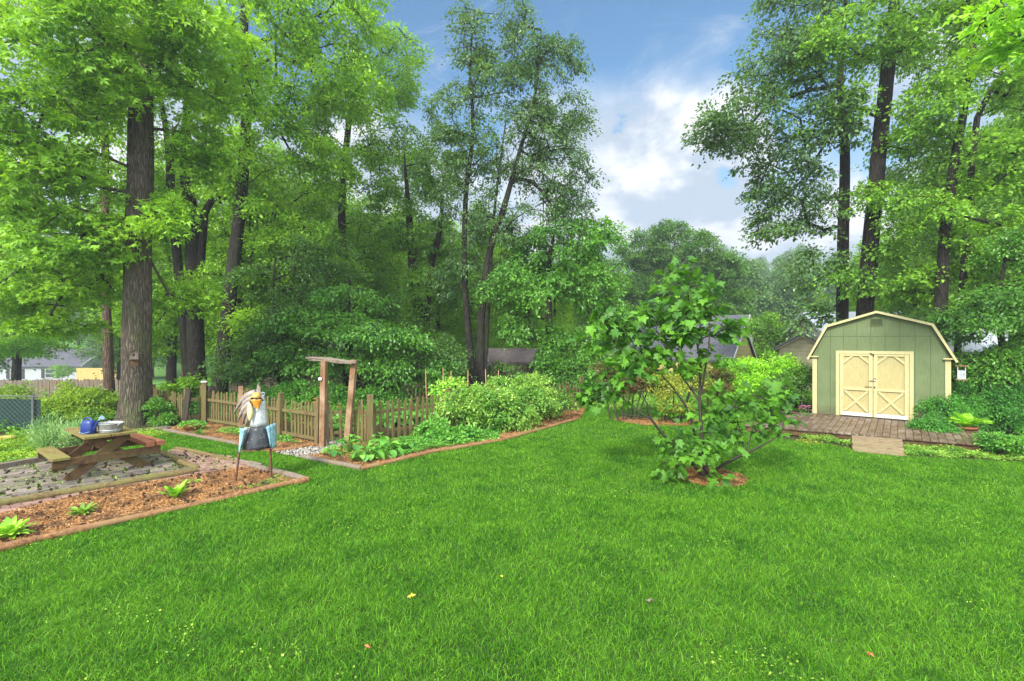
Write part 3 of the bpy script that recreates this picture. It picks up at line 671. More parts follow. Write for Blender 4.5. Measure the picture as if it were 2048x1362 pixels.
tree('poplar_tree', 'tall leafy tree reaching the blue sky gap left of the twin-trunk tree', [
    S(24, (702, 760, .26), (690, 600, .22), (684, 400, .18), (700, 220, .13), (716, 60, .02))],
    [B(780, 130, 23, 1.7, 2.0, 2.1, 44), B(700, 250, 23, 2.2, 2, 2.2, 44), B(800, 330, 24, 1.7, 2, 2.2, 40), B(640, 420, 24, 2.0, 2, 1.6, 26), B(740, 500, 24, 2.2, 2, 1.6, 28)],
    'leaf_poplar', 'bark_dark', size=.13, per=120, cr=.62, start=.25, seed=6)
tree('ivy_covered_tree', 'forked tree with ivy wrapping its trunk, centre-left of the twin-trunk tree', [
    S(21.5, (842, 760, .30), (838, 640, .26), (826, 540, .20), (818, 430, .14), (808, 300, .012)), S(21.5, (846, 640, .18, 21.5), (858, 560, .16), (880, 460, .12), (886, 350, .012))],
    [B(830, 650, 21.2, .55, .5, 1.5, 34), B(838, 560, 21.2, .6, .5, .9, 14), B(780, 420, 21, 1.4, 1.5, 1.4, 24), B(880, 330, 21.5, 1.2, 1.5, 1.8, 26), B(850, 470, 21.5, 1.5, 1.5, 1.1, 22)],
    'leaf_mid', 'bark_dark', size=.12, per=105, cr=.42, start=.1, seed=7)
tree('elm_tree', 'airy small-leaved tree with two slim dark trunks rising into the blue sky', [
    S(19, (950, 790, .17), (938, 680, .135), (929, 560, .12), (931, 400, .10), (946, 260, .075), (940, 130, .05), (950, 20, .02)),
    S(19, (962, 790, .18), (962, 660, .15), (976, 520, .13), (1012, 400, .11), (1040, 300, .08), (1072, 180, .05), (1082, 60, .02)),
    S(19, (968, 600, .08, 19), (985, 470, .06), (1000, 330, .045), (1012, 240, .02))],
    [B(1130, 230, 19, 1.1, 1.2, 1.0, 18), B(1050, 90, 19, .8, 1, 1.0, 12), B(1060, 220, 19, .9, 1.1, 1.0, 16), B(1020, 20, 19, .7, .9, .7, 9), B(900, 300, 19, 1.0, 1.2, 1.0, 16), B(1140, 420, 19, .9, 1.2, 1.0, 14), B(945, 70, 19, .95, 1.2, 1.3, 20), B(975, 160, 19, 1.1, 1.2, 1.1, 18), B(1085, 150, 19, 1.35, 1.3, 1.4, 28), B(1120, 120, 19, .9, 1, .9, 12), B(910, 230, 19, 1.1, 1.3, 1.2, 18), B(1010, 290, 19, 2.0, 1.6, 1.3, 42), B(1110, 330, 19, 1.6, 1.4, 1.6, 34), B(930, 380, 19.2, 1.4, 1.4, 1.5, 28),
     B(1080, 440, 19, 2.0, 1.5, 1.2, 34), B(985, 480, 19.3, 1.8, 1.5, 1.2, 26), B(920, 560, 19.4, 1.2, 1.2, 1.0, 12)],
    'leaf_airy', 'bark_dark', size=.115, per=80, cr=.42, start=.30, seed=8, droop=.55, gap=.1, width=.55, dens=1.05, more=1.75)
tree('ivy_covered_tree', 'small spreading tree with an ivy-clad trunk right of the twin-trunk tree', [
    S(18.5, (1102, 770, .17), (1098, 640, .14), (1096, 540, .09), (1110, 460, .04))],
    [B(1102, 690, 18.3, .38, .35, 1.0, 18), B(1120, 490, 18.3, 2.0, 1.6, .9, 34), B(1060, 570, 18, 1.8, 1.5, .8, 26), B(1180, 560, 18.2, 1.3, 1.4, .8, 20), B(1200, 620, 18.2, .9, 1, .6, 12), B(1060, 650, 18.2, 1.1, 1, .5, 10), B(1200, 460, 18.5, .8, .8, .5, 8)],
    'leaf_under', 'bark_dark', size=.13, per=120, cr=.45, start=.15, seed=9, droop=.5)
# right-hand trees
tree('maple_tree', 'tall straight dark trunk behind the left edge of the green shed', [
    S(17.5, (1684, 780, 0.221), (1685, 640, 0.197), (1686, 450, 0.180), (1690, 300, 0.156), (1680, 170, 0.115), (1690, 30, 0.066), (1695, -100, 0.025))],
    [B(1480, 250, 17, 1.7, 1.6, 1.0, 34), B(1560, 130, 17, 1.7, 1.6, 1.4, 40), B(1560, 350, 17, 1.5, 1.5, 1.1, 30), B(1430, 260, 17, .9, 1, .55, 11), B(1640, 250, 16.6, 1.3, 1.4, 1.5, 28), B(1560, 430, 17, 1.0, 1.2, .7, 14), B(1600, 20, 17.3, 2.0, 1.8, 1.1, 34),
     B(1640, 540, 17, .9, 1.0, .9, 12), B(1620, 630, 16.8, .7, .8, .5, 7), B(1640, 420, 17.5, 1.1, 1.1, .9, 14)],
    'leaf_airy', 'bark_dark', size=.135, per=85, cr=.48, start=.22, seed=12, gap=.1, droop=.45, dens=1)
tree('maple_tree', 'thickest right-hand trunk leaning slightly right behind the shed roof', [
    S(16.5, (1722, 790, 0.302), (1730, 640, 0.252), (1742, 480, 0.239), (1756, 320, 0.227), (1772, 160, 0.210), (1786, 40, 0.185), (1800, -150, 0.101))],
    [B(1730, 70, 15.2, 1.9, 1.5, .9, 40), B(1640, 120, 15.5, .9, 1, .6, 12), B(1860, 60, 16, 1.5, 1.6, 1.1, 28), B(1810, 260, 16.3, 1.0, 1.1, 1.0, 14), B(1760, -120, 16, 3.0, 2.6, 1.5, 32), B(1700, 210, 15.8, .9, .9, .5, 9), B(1745, 390, 15.9, .6, .5, .5, 8), B(1700, 560, 15.9, .6, .5, .5, 7), B(1770, 500, 16, .5, .5, .5, 6), B(1720, 660, 16, .8, .9, .4, 6)],
    'leaf_poplar', 'bark_dark', size=.135, per=95, cr=.50, lobes=1, start=.3, seed=13, n=20, dens=1)
tree('maple_tree', 'forked dark tree rising behind the right edge of the green shed', [
    S(14.6, (1876, 790, 0.190), (1882, 620, 0.163), (1893, 440, 0.141), (1908, 330, 0.125), (1925, 240, 0.106), (1942, 120, 0.076), (1968, -20, 0.046)),
    S(14.6, (1905, 340, 0.091, 14.6), (1955, 235, 0.076), (2010, 190, 0.061), (2075, 120, 0.038))],
    [B(1960, 330, 14.5, 1.4, 1.4, 1.0, 26), B(2010, 130, 14.3, 1.4, 1.4, 1.3, 30), B(1860, 220, 14.6, 1.0, 1.1, 1.2, 20), B(1840, 420, 14.8, 1.0, 1.0, .7, 14), B(1990, 470, 14.2, 1.2, 1.3, .8, 24), B(1900, 560, 15, 1.2, 1.1, .6, 14), B(1820, 560, 15.5, .9, 1, .5, 9), B(2000, 590, 13.8, 1.0, 1.1, .5, 14), B(1960, -60, 14.5, 2.6, 2.2, 1.2, 30), B(2120, 320, 14, 1.4, 1.4, 1.8, 22)],
    'leaf_poplar', 'bark_dark', size=.12, per=120, cr=.46, start=.22, seed=14, gap=.1, n=18)
tree('dogwood_tree', 'low layered tree with fine drooping leaves right of the shed', [
    S(12.8, (2010, 800, .10), (2005, 700, .08), (1996, 620, .055), (2010, 520, .03))],
    [B(1960, 640, 12.6, 1.0, 1.1, .45, 20), B(2040, 600, 12.3, 1.0, 1.1, .5, 20), B(1990, 720, 12.5, .9, .9, .45, 18), B(2090, 700, 12.3, 1.1, 1, .7, 16), B(2060, 500, 12.8, 1.2, 1.2, .5, 16)],
    'leaf_under', 'bark_dark', size=.085, per=140, cr=.40, start=.2, seed=15, droop=.5)
tree('overhanging_branch_tree', 'sunlit lime-green star leaves hanging into the top right corner', [
    [(Vector((10.6, 7.6, -.05)), .22), (Vector((10.4, 7.5, 5)), .17), (Vector((10.0, 7.3, 8.2)), .09)]],
    [B(2020, 40, 7.3, .55, .6, .36, 12), B(2060, 90, 7.4, .35, .5, .35, 8), B(2100, -60, 7.5, 1.2, 1.0, .6, 22), B(2180, 60, 7.6, .8, .9, .6, 14)],
    'leaf_bright', 'bark_dark', size=.13, per=26, cr=.34, lobes=3, start=.5, seed=16, dens=1, more=1)
tree('oak_tree', 'leafy tree filling the right edge behind the forked tree', [
    S(20, (2030, 760, .25), (2035, 560, .2), (2050, 300, .15), (2040, 60, .06))],
    [B(1960, 420, 19.5, 2.2, 2, 2.0, 34), B(2060, 250, 19.5, 2.2, 2, 2.6, 44), B(1900, 100, 19.5, 2.3, 2, 1.7, 30), B(2080, 560, 19, 2.2, 2, 1.6, 34), B(1820, 330, 20, 1.4, 1.4, 1.4, 14), B(1940, 620, 18.5, 1.6, 1.4, .7, 16)],
    'leaf_mid', 'bark_dark', size=.14, per=110, cr=.60, start=.15, seed=17)
# understorey in front of the back fence
tree('hornbeam_tree', 'low layered bluish-green understorey tree behind the garden arbour', [
    S(17.6, (700, 800, .10), (702, 700, .08), (698, 620, .05), (700, 560, .03))],
    [B(640, 640, 17.2, 1.9, 1.3, .4, 26), B(760, 660, 17, 1.9, 1.3, .45, 26), B(700, 720, 17, 2.2, 1.2, .5, 28), B(590, 700, 17.3, 1.1, 1.2, .5, 14), B(820, 740, 17.3, 1.5, 1.2, .6, 20), B(700, 590, 17.6, 1.3, 1.2, .4, 14), B(760, 790, 17.3, 1.8, .9, .5, 16)],
    'leaf_under', 'bark_dark', size=.12, per=125, cr=.50, start=.15, seed=21, droop=.55, flat=.32)
tree('privet_tree', 'dark dense evergreen thicket tree right of the leaning trunk', [
    S(18.6, (560, 800, .10), (556, 690, .08), (548, 600, .05), (550, 520, .03))],
    [B(540, 700, 18.5, 1.5, 1.4, 1.5, 40), B(600, 610, 18.8, 1.5, 1.4, 1.2, 28), B(480, 720, 18.6, .8, 1.0, 1.0, 16), B(640, 520, 19, 1.5, 1.4, 1.0, 22), B(540, 560, 19, 1.2, 1.2, .8, 14)],
    'leaf_dark', 'bark_dark', size=.10, per=150, cr=.48, start=.1, seed=22)
tree('redbud_tree', 'small yellow-green tree standing between leaning trunk and ivy trunk', [
    S(20, (610, 780, .12), (604, 650, .10), (598, 560, .07), (602, 440, .01))],
    [B(590, 480, 19.8, 1.7, 1.4, 1.0, 30), B(560, 560, 19.8, 1.4, 1.4, .9, 22), B(660, 540, 20, 1.3, 1.3, .9, 20), B(520, 420, 20, 1.0, 1.1, .8, 12)],
    'leaf_poplar', 'bark_dark', size=.12, per=120, cr=.50, start=.15, seed=23)
bush('laurel_shrub', 'dark glossy shrub mass right of the ivy-covered trunk', (Q(900, 790, 18.2)[0], 18.2, 0),
    [B(880, 720, 18.2, 1.1, .9, 1.0, 30), B(990, 745, 19.4, 1.6, .6, .35, 16), B(820, 760, 18, .9, .8, .5, 14)], 'leaf_dark', size=.10, per=140, cr=.42, seed=24)
bush('laurel_shrub', 'dark shrub clump with compound leaves between ivy tree and fig', (Q(1150, 790, 17.4)[0], 17.4, 0),
    [B(1150, 690, 17.4, 1.1, .8, .7, 26), B(1195, 745, 17, .8, .7, .5, 18), B(1110, 745, 17.3, .7, .6, .4, 12)], 'leaf_under', size=.11, per=130, cr=.40, seed=25)
# woods beyond the fence: prototypes copied
def woods(name, label, leaf, bark, seed, hgt, rad, n, size, per, cr, group, cat='tree'):
    rng = np.random.default_rng(seed); bl = []
    for k in range(7):
        t = k/6; z = hgt*(.30+.62*t); rr = rad*(1.0-.55*abs(t-.4)**1.2)*(.55 if k == 6 else .8); a = rng.uniform(0, 6.28); off = rad*.35*(1-t)
        bl.append(((math.cos(a)*off, math.sin(a)*off, z), (rr, rr, hgt*.13), n//7))
    return tree(name, label, [[(Vector((0, 0, -.3)), hgt*.016+.05), (Vector((.2, .1, hgt*.4)), hgt*.012+.03), (Vector((0, .2, hgt*.93)), .04)]], bl, leaf, bark, size=size, per=per, cr=cr, start=.2, seed=seed, group=group, cat=cat, step=1.2, n=8, origin=(0, 0, 0))
WG = 'trees of the wood beyond the back fence'; WL = 'leafy tree of the crowded wood beyond the back fence'
w1 = woods('woodland_tree', WL, 'leaf_poplar', 'bark_dark', 31, 15, 3.6, 230, .19, 85, .85, WG)
w2 = woods('woodland_tree', WL, 'leaf_sweetgum', 'bark_dark', 32, 16, 3.4, 220, .19, 85, .85, WG)  # lime leaf chosen so backlight through the gaps is put into the colour
rng0 = random.Random(5)
spots = [  # px, Y, scale, proto
    (-120, 26, 1.0, 0), (30, 34, .95, 1), (470, 27, .95, 1), (560, 30, 1.05, 0), (640, 34, 1.0, 1), (730, 28, .74, 0), (800, 33, .75, 1), (880, 27, .62, 0), (960, 31, .72, 1), (1030, 26, .52, 0),
    (340, 30, .98, 1), (240, 36, 1.0, 0), (1110, 28, .50, 1), (1170, 33, .55, 0), (1840, 25, .72, 0), (1930, 29, .95, 1), (2040, 26, 1.0, 0), (2140, 24, 1.1, 1), (2240, 28, 1.1, 0), (1760, 31, .62, 1), (600, 42, 1.1, 1), (760, 44, .95, 0), (480, 44, 1.1, 0), (900, 42, .85, 1), (-260, 22, 1.0, 1), (380, 44, 1.1, 0), (1010, 38, .72, 0)]
w1u = w2u = False
for px, Y, s, pr in spots:
    src = (w1, w2)[pr]
    if pr == 0 and not w1u: o = src; w1u = True
    elif pr == 1 and not w2u: o = src; w2u = True
    else: o = copy_tree(src)
    x = (px-CX)/F*Y; o.location = (x, Y, tzf(x, Y)); o.scale = (s*rng0.uniform(.9, 1.1),)*2 + (s,); o.rotation_euler = (0, 0, rng0.uniform(0, 6.28))
# mid-distance trees seen in the gap under the clouds
m1 = tree('cedar_tree', 'broad feathery mid-distance tree under the clouds, left of the yellow house', [S(44, (1320, 700, .35), (1322, 560, .28), (1325, 450, .1))],
    [B(1290, 500, 44, 2.4, 2.3, 1.8, 50), B(1270, 580, 44, 2.6, 2.3, 2.0, 50), B(1340, 470, 44, 1.8, 1.8, 1.5, 30), B(1340, 560, 44, 2.6, 2.4, 2.2, 60), B(1240, 640, 43, 2.2, 2, 1.6, 34)],
    'leaf_pine', 'bark_dark', size=.20, per=110, cr=.75, start=.2, seed=41, step=1.2, n=8)
m2 = tree('cedar_tree', 'olive-tinged rounded mid-distance tree directly above the grey gable roof', [S(42, (1440, 700, .35), (1440, 580, .28), (1440, 500, .1))],
    [B(1400, 500, 42, 1.6, 1.8, 1.6, 30), B(1440, 540, 42, 2.1, 2, 1.8, 44), B(1455, 610, 42, 2.0, 2, 1.8, 40), B(1400, 600, 42, 2.2, 2, 2.0, 44)],
    'leaf_pine', 'bark_dark', size=.20, per=110, cr=.75, start=.2, seed=42, step=1.2, n=8)
bush('round_shrub_tree', 'bright rounded small tree between the grey gable and the shed', tuple(Vector((Q(1550, 700, 33)[0], 33, tzf(17, 33)))),
    [B(1535, 655, 33, 1.2, 1.2, 1.0, 34), B(1560, 690, 33, 1.9, 1.4, 1.2, 50), B(1600, 690, 32, 1.4, 1.2, 1.0, 30), B(1530, 710, 33, 1.4, 1.2, .9, 26)], 'leaf_poplar', size=.15, per=110, cr=.50, seed=43, cat='tree')
HG = 'hazy trees on the far hillside'; HL = 'faded tree on the misty wooded hillside beyond the houses'
w3 = woods('hillside_tree', HL, 'leaf_hazy', 'bark_dark', 33, 15, 4.4, 150, .36, 60, 1.25, HG)
first = True
for row, (Y, lo, hi, st) in enumerate(((62, -30, 62, 6.5), (78, -64, 88, 8), (96, -90, 108, 9), (114, -110, 130, 9), (130, -60, 120, 9))):
    x = lo
    while x < hi:
        if not (row == 0 and -14 > x > -66) and not (row == 0 and x > 16 and x < 22):
            o = w3 if first else copy_tree(w3); first = False
            y = Y+rng0.uniform(-4, 4); s = rng0.uniform(.85, 1.2)*(1.0 if x < 0 else .92); o.location = (x+rng0.uniform(-2, 2), y, tzf(x, y)); o.scale = (s, s, s*rng0.uniform(.9, 1.15)); o.rotation_euler = (0, 0, rng0.uniform(0, 6.28))
        x += st*rng0.uniform(.8, 1.2)
# trees around the neighbour's house on the left
LG = 'trees around the grey house'; 
for i, (px, py, Y, s, lab) in enumerate(((-30, 700, 40, .8, 'hazy leafy tree left of the grey house'), (60, 700, 78, 1.1, 'tall misty tree behind the grey house roof'), (200, 700, 74, .8, 'rounded misty tree behind the new yellow fence'), (250, 700, 50, .6, 'leafy tree behind the brown pine trunk'))):
    o = copy_tree(w3); x = (px-CX)/F*Y; o.location = (x, Y, tzf(x, Y)); o.scale = (s, s, s); o['label'] = lab; o['group'] = LG; o.rotation_euler = (0, 0, i)
tree('pine_tree', 'reddish-brown bare trunk standing just left of the sweetgum', [S(17.6, (221, 800, 0.187), (216, 700, 0.156), (213, 600, 0.133), (210, 300, 0.109), (205, 60, 0.062))],
    [B(190, 330, 18, 1.8, 1.6, 1.6, 26), B(190, 560, 18.2, 1.3, 1.2, .8, 12), B(200, 180, 18, 2.0, 2, 1.6, 30), B(150, 60, 18, 2, 2, 1.5, 24), B(60, 420, 18.5, 1.8, 1.6, 1.0, 18), B(250, -60, 18, 2.3, 2, 1.4, 24)], 'leaf_sweetgum', 'bark_pine', size=.14, per=90, cr=.6, start=.35, seed=44)
tree('birch_tree', 'slim pale trunk left of the dark forked tree', [S(21, (372, 780, .10), (366, 700, .09), (362, 640, .08), (350, 420, .05), (345, 250, .03))],
    [B(330, 480, 21, 1.6, 1.4, 1.0, 18), B(340, 600, 21.5, 1.3, 1.2, .8, 14), B(350, 330, 21, 1.4, 1.2, 1.1, 16)], 'leaf_sweetgum', 'bark_pine', size=.13, per=110, cr=.5, start=.35, seed=45)
tree('crape_myrtle_tree', 'low feathery lime-green tree in front of the grey house', [S(30, (30, 780, .1), (36, 700, .08), (40, 670, .04))],
    [B(30, 690, 30, 1.3, 1.2, .7, 22), B(75, 680, 30, .8, .8, .5, 10), B(-30, 700, 30, 1.4, 1.2, .9, 16)], 'leaf_bright', 'bark_dark', size=.13, per=110, cr=.45, start=.1, seed=46)
# ------------------------------------------------------------------ shrubs
def gb(px, Y, z=0.): return ((px-CX)/F*Y, Y, z)
bush('azalea_shrub', 'large sprawling yellow-green azalea under the sweetgum', gb(150, 13.6),
    [B(90, 815, 13.4, .95, .7, .26, 42), B(165, 802, 13.6, .9, .7, .34, 50), B(212, 812, 13.8, .5, .6, .36, 26), B(140, 838, 13.2, 1.1, .6, .28, 46), B(70, 850, 12.9, .6, .4, .18, 16), B(30, 782, 14.6, .9, .4, .14, 12), B(140, 775, 14, .25, .25, .16, 5)], 'leaf_azalea', size=.062, per=170, cr=.25, seed=50, nst=9)
bush('rosemary_shrub', 'feathery upright grey-green herb bush behind the picnic table', gb(118, 10.1),
    [B(118, 880, 10.1, .42, .32, .25, 40), B(95, 870, 10.2, .22, .22, .26, 14), B(150, 880, 10.0, .28, .22, .22, 16)], 'leaf_pale', size=.085, per=85, cr=.17, seed=51, droop=-.7, flat=1.0, width=.16, nst=7)
bush('euonymus_shrub', 'dense low green mound in front of the chain-link fence', gb(45, 11.4),
    [B(50, 872, 11.3, .55, .35, .12, 26), B(100, 868, 11.5, .5, .3, .12, 20)], 'leaf_cover', size=.05, per=140, cr=.16, seed=52)
bush('variegated_weigela_shrub', 'big rounded cream-edged shrub spilling over the picket fence', gb(1010, 12.9),
    [B(960, 800, 12.4, .9, .65, .42, 60), B(1030, 785, 13.2, 1.0, .7, .45, 70), B(1090, 800, 13.8, .7, .65, .40, 40), B(1000, 830, 12.2, 1.0, .5, .30, 54), B(920, 800, 12.0, .5, .5, .3, 22), B(1060, 765, 13.8, .6, .5, .25, 24)], 'leaf_varieg', size=.070, per=120, cr=.25, seed=53, nst=11, droop=.5)
bush('peony_shrub', 'leafy dark green clump at the lawn edge before the cream-edged shrub', gb(905, 10.9),
    [B(900, 872, 10.8, .48, .35, .17, 30), B(870, 855, 11.2, .35, .3, .2, 16), B(935, 868, 11, .25, .3, .15, 12)], 'leaf_squash', size=.085, per=90, cr=.17, seed=54)
bush('nandina_shrub', 'rust-tipped nandina shrub on the far side of the lawn, left of the fig', gb(1246, 13.6),
    [B(1215, 745, 13.8, .42, .4, .28, 22), B(1255, 765, 13.6, .5, .4, .3, 26), B(1300, 760, 13.6, .45, .4, .3, 20), B(1275, 725, 14, .4, .35, .2, 12)], 'leaf_nandina', size=.075, per=110, cr=.22, seed=55, nst=7)
bush('barberry_shrub', 'yellow and rust mottled shrub directly behind the fig', gb(1345, 13.3),
    [B(1335, 770, 13.3, .5, .4, .3, 28), B(1385, 750, 13.6, .5, .4, .35, 26), B(1350, 810, 13.1, .4, .35, .15, 12)], 'leaf_yellow', size=.062, per=120, cr=.22, seed=56, nst=7)
bush('barberry_shrub', 'brown-leaved shrub under the yellow-sided house', gb(1430, 15.6), [B(1430, 760, 15.4, .7, .5, .4, 36)], 'leaf_nandina', size=.06, per=120, cr=.22, seed=57)
bush('bright_hedge', 'lime-green spreading hedge between the fig and the shed', gb(1510, 16.0),
    [B(1480, 745, 16, 1.0, .6, .5, 48), B(1545, 740, 15.8, .9, .6, .5, 44), B(1510, 775, 15.5, 1.2, .6, .4, 40), B(1590, 760, 15.6, .5, .5, .4, 18)], 'leaf_bright', size=.075, per=130, cr=.27, seed=58, nst=9, cat='hedge')
bush('holly_shrub', 'dark green shrub in the shade against the left shed wall', gb(1580, 14.8), [B(1570, 775, 14.8, .7, .4, .45, 40), B(1605, 745, 15.0, .3, .35, .5, 16)], 'leaf_dark', size=.06, per=130, cr=.22, seed=59)
bush('juniper_shrub', 'large feathery green mound spreading beside the right shed corner', gb(1960, 12.2),
    [B(1900, 816, 12.0, .65, .5, .42, 60), B(1975, 796, 12.2, 1.0, .6, .50, 76), B(2045, 805, 12.0, .8, .6, .46, 60), B(1866, 848, 11.3, .42, .4, .22, 34), B(2080, 830, 10.4, .6, .5, .4, 30), B(1990, 836, 12.1, .8, .3, .28, 40)], 'leaf_juniper', size=.05, per=230, cr=.21, seed=60, nst=11, droop=.9)
bush('hydrangea_shrub', 'dark glossy thicket behind the feathery mound, right of the bird feeder', gb(1990, 12.9), [B(1960, 755, 12.9, .8, .5, .5, 40), B(2040, 740, 12.6, .8, .6, .6, 44), B(1930, 770, 12.9, .4, .4, .4, 16)], 'leaf_dark', size=.085, per=120, cr=.28, seed=61)
bush('pachysandra_shrub', 'rounded bluish-green plant at the right end of the deck', gb(1975, 9.6), [B(1990, 878, 9.6, .28, .22, .10, 24), B(2040, 888, 9.2, .36, .28, .12, 24)], 'leaf_squash', size=.055, per=110, cr=.13, seed=62)
bush('vine_hedge', 'vine-covered chain fence behind the vegetable garden, bright on top', gb(600, 16.3),
    [B(520, 795, 16.3, .8, .3, .42, 36), B(590, 785, 16.4, .8, .3, .45, 40), B(660, 795, 16.4, .8, .3, .45, 36), B(740, 795, 16.5, .8, .3, .35, 28)], 'leaf_squash', size=.075, per=130, cr=.26, seed=63, nst=9, cat='hedge')
bush('sumac_shrub', 'fern-like light green sapling beside the left gate post', gb(358, 15.2), [B(360, 780, 15.2, .6, .4, .3, 16), B(330, 800, 15.2, .4, .4, .2, 10), B(385, 765, 15, .3, .3, .15, 6)], 'leaf_poplar', size=.11, per=60, cr=.26, seed=64, droop=.2)
bush('fern_shrub', 'dark leafy clump at the right foot of the sweetgum trunk', gb(318, 12.9), [B(318, 815, 12.9, .20, .2, .32, 20), B(330, 838, 12.8, .22, .2, .15, 14)], 'leaf_under', size=.06, per=110, cr=.15, seed=65)
bush('salvia_shrub', 'low mounded green plant between the rooster and the picket fence', gb(565, 11.0), [B(540, 880, 11.1, .55, .25, .12, 34), B(585, 878, 11.2, .32, .22, .12, 18)], 'leaf_squash', size=.055, per=110, cr=.13, seed=66)
bush('climbing_rose', 'light leafy climber tangled on the picket fence left of the arbour', gb(615, 11.2), [B(617, 835, 11.2, .22, .14, .22, 16), B(610, 818, 11.2, .14, .1, .1, 6)], 'leaf_cover', size=.055, per=60, cr=.13, seed=67, cat='climber')
bush('tomato_plant', 'tall wispy yellow-green plants tied up among the stakes', gb(900, 14.4), [B(905, 770, 14.4, .35, .3, .35, 12), B(880, 790, 14, .3, .3, .3, 10)], 'leaf_hosta', size=.08, per=60, cr=.20, seed=68, cat='plant')
bush('flower_shrub', 'grey-green spiky mixed border left of the fern pot by the deck', gb(1620, 10.8), [B(1615, 888, 10.6, .3, .2, .08, 12)], 'leaf_yellow', size=.045, per=80, cr=.12, seed=69)
# ------------------------------------------------------------------ fig tree in the lawn
def fig():
    Y0 = 7.9
    def z4(x, y, Y=Y0): return Q(1140+x/2.725, 500+y/2.725, Y)
    b = Vector((fc.x, fc.y, 0))
    def st(pts):
        o = []
        for i, q in enumerate(pts):
            v = z4(q[0], q[1], Y0+(q[3] if len(q) > 3 else 0))
            if i == 0 and q[1] > 1180: v = Vector((b.x+(q[0]-740)/2.725/F*Y0, b.y, -.04))
            o.append((v, q[2]))
        return o
    stems = [st([(725, 1240, .030), (655, 1150, .027), (560, 1065, .024), (440, 920, .019, -.1), (425, 850, .012, -.15), (385, 770, .008, -.2)]),
             st([(440, 920, .012, -.1), (370, 905, .010, -.2), (250, 895, .006, -.3)]), st([(440, 920, .012, -.1), (350, 860, .010, .1), (280, 800, .007, .2), (200, 740, .005, .25)]),
             st([(740, 1240, .034), (728, 1100, .030), (715, 960, .028), (706, 800, .022), (712, 640, .018), (690, 500, .013, .1), (655, 320, .010, .1), (640, 200, .007, .1), (620, 40, .004, .05)]),
             st([(715, 790, .016), (735, 660, .014, -.1), (757, 520, .011, -.2), (760, 400, .007, -.25)]),
             st([(708, 830, .016), (640, 730, .014, .2), (590, 660, .012, .3), (500, 500, .007, .4)]),
             st([(735, 1230, .028), (690, 1060, .022, .2), (670, 965, .019, .3), (630, 850, .015, .3), (480, 660, .010, .2), (300, 560, .007, .1), (240, 500, .005, .1), (190, 380, .003, .1)]),
             st([(755, 1240, .030), (800, 1195, .026), (910, 1130, .021, -.1), (1000, 1090, .016, -.2), (1110, 1030, .010, -.3), (1150, 1000, .006, -.3)]),
             st([(930, 1125, .013, -.1), (945, 1060, .010, -.1), (915, 940, .007, -.1), (900, 860, .004, -.1)]), st([(960, 1100, .013, -.1), (990, 1000, .009, .1), (1005, 900, .006, .2), (1010, 800, .004, .2)]),
             st([(640, 860, .012, .3), (600, 800, .009, .4), (560, 770, .007, .5), (520, 740, .004, .6)])]
    P2 = F/2.725*0+2.725*F/Y0  # zoom px per metre
    def bl(x, y, rx, ry, n, dy=0, ryd=.35): return (tuple(z4(x, y, Y0+dy)), (rx/P2, ryd, ry/P2), n)
    blobs = [bl(615, 120, 90, 80, 7, .05, .15), bl(650, 260, 180, 110, 24), bl(730, 400, 210, 90, 24, -.1), bl(470, 340, 120, 70, 9, .1), bl(560, 420, 200, 110, 26, .2), bl(330, 480, 180, 120, 26, .2), bl(150, 420, 90, 150, 13, .2), bl(430, 600, 200, 90, 20, .1),
             bl(170, 780, 110, 80, 18, .2), bl(300, 650, 110, 70, 9), bl(880, 400, 60, 60, 5, -.2), bl(880, 820, 120, 60, 12, 0), bl(1050, 790, 170, 60, 16, .1), bl(1160, 850, 110, 60, 10, 0), bl(1060, 950, 100, 60, 8, -.1),
             bl(690, 1060, 180, 85, 24, -.15, .3), bl(870, 1030, 110, 70, 8, -.1), bl(560, 1180, 80, 35, 6, -.1, .2), bl(730, 1200, 50, 30, 3, -.2, .2), bl(720, 600, 150, 70, 10, 0), bl(540, 880, 60, 40, 2, .2), bl(730, 900, 160, 60, 7, .2)]
    rng = np.random.default_rng(77); P = fill_blobs(rng, blobs); A, Bb, ra, rb, O = grow(rng, stems, P, .15, .0035, .16, .3, .42)
    b0 = np.array(b); tg = trunk_geo(stems, 9, False, 3); V1 = np.array([tuple(v) for v in tg.v])-b0; F1 = np.array(tg.f, dtype=np.int32); V2, F2 = edges_mesh(A-b0, Bb-b0, ra, rb)
    root = empty('fig_tree', b, 0, 'open many-stemmed fig tree with large lobed leaves in the lawn', 'tree')
    link('trunk', npmesh('trunk', np.concatenate([V1, V2]), [F1, F2+len(V1)], smooth=True), M['twig_fig'], root)
    # big lobed leaves on short petioles: outline fan around the midpoint
    out = np.array([(0, 0), (.16, -.05), (.36, .02), (.46, .26), (.30, .34), (.50, .50), (.44, .72), (.22, .62), (.14, .80), (.0, 1.05), (-.14, .80), (-.22, .62), (-.44, .72), (-.50, .50), (-.30, .34), (-.46, .26), (-.36, .02), (-.16, -.05)])
    pos, ax, nr, L, W_ = scatter_leaves(rng, P-b0, O, 7, .17, .135, 1, .25, .8, 1, 1.1)
    ax = unit(ax); side = unit(np.cross(ax, nr)); nn = np.cross(side, ax); m = len(pos); k = len(out)
    u = out[:, 0][None, :, None]; v = out[:, 1][None, :, None]; Ls = L[:, None, None]
    cup = (np.abs(out[:, 0])*.28 - .35*out[:, 1]**2*.6)[None, :, None]*rng.uniform(.4, 1.4, m)[:, None, None]
    V = pos[:, None]+side[:, None]*u*Ls+ax[:, None]*v*Ls+nn[:, None]*cup*Ls
    cen = (pos+ax*L[:, None]*.42-nn*L[:, None]*.03)[:, None]
    V = np.concatenate([V, cen], 1).reshape(-1, 3); base = (np.arange(m)*(k+1))[:, None]
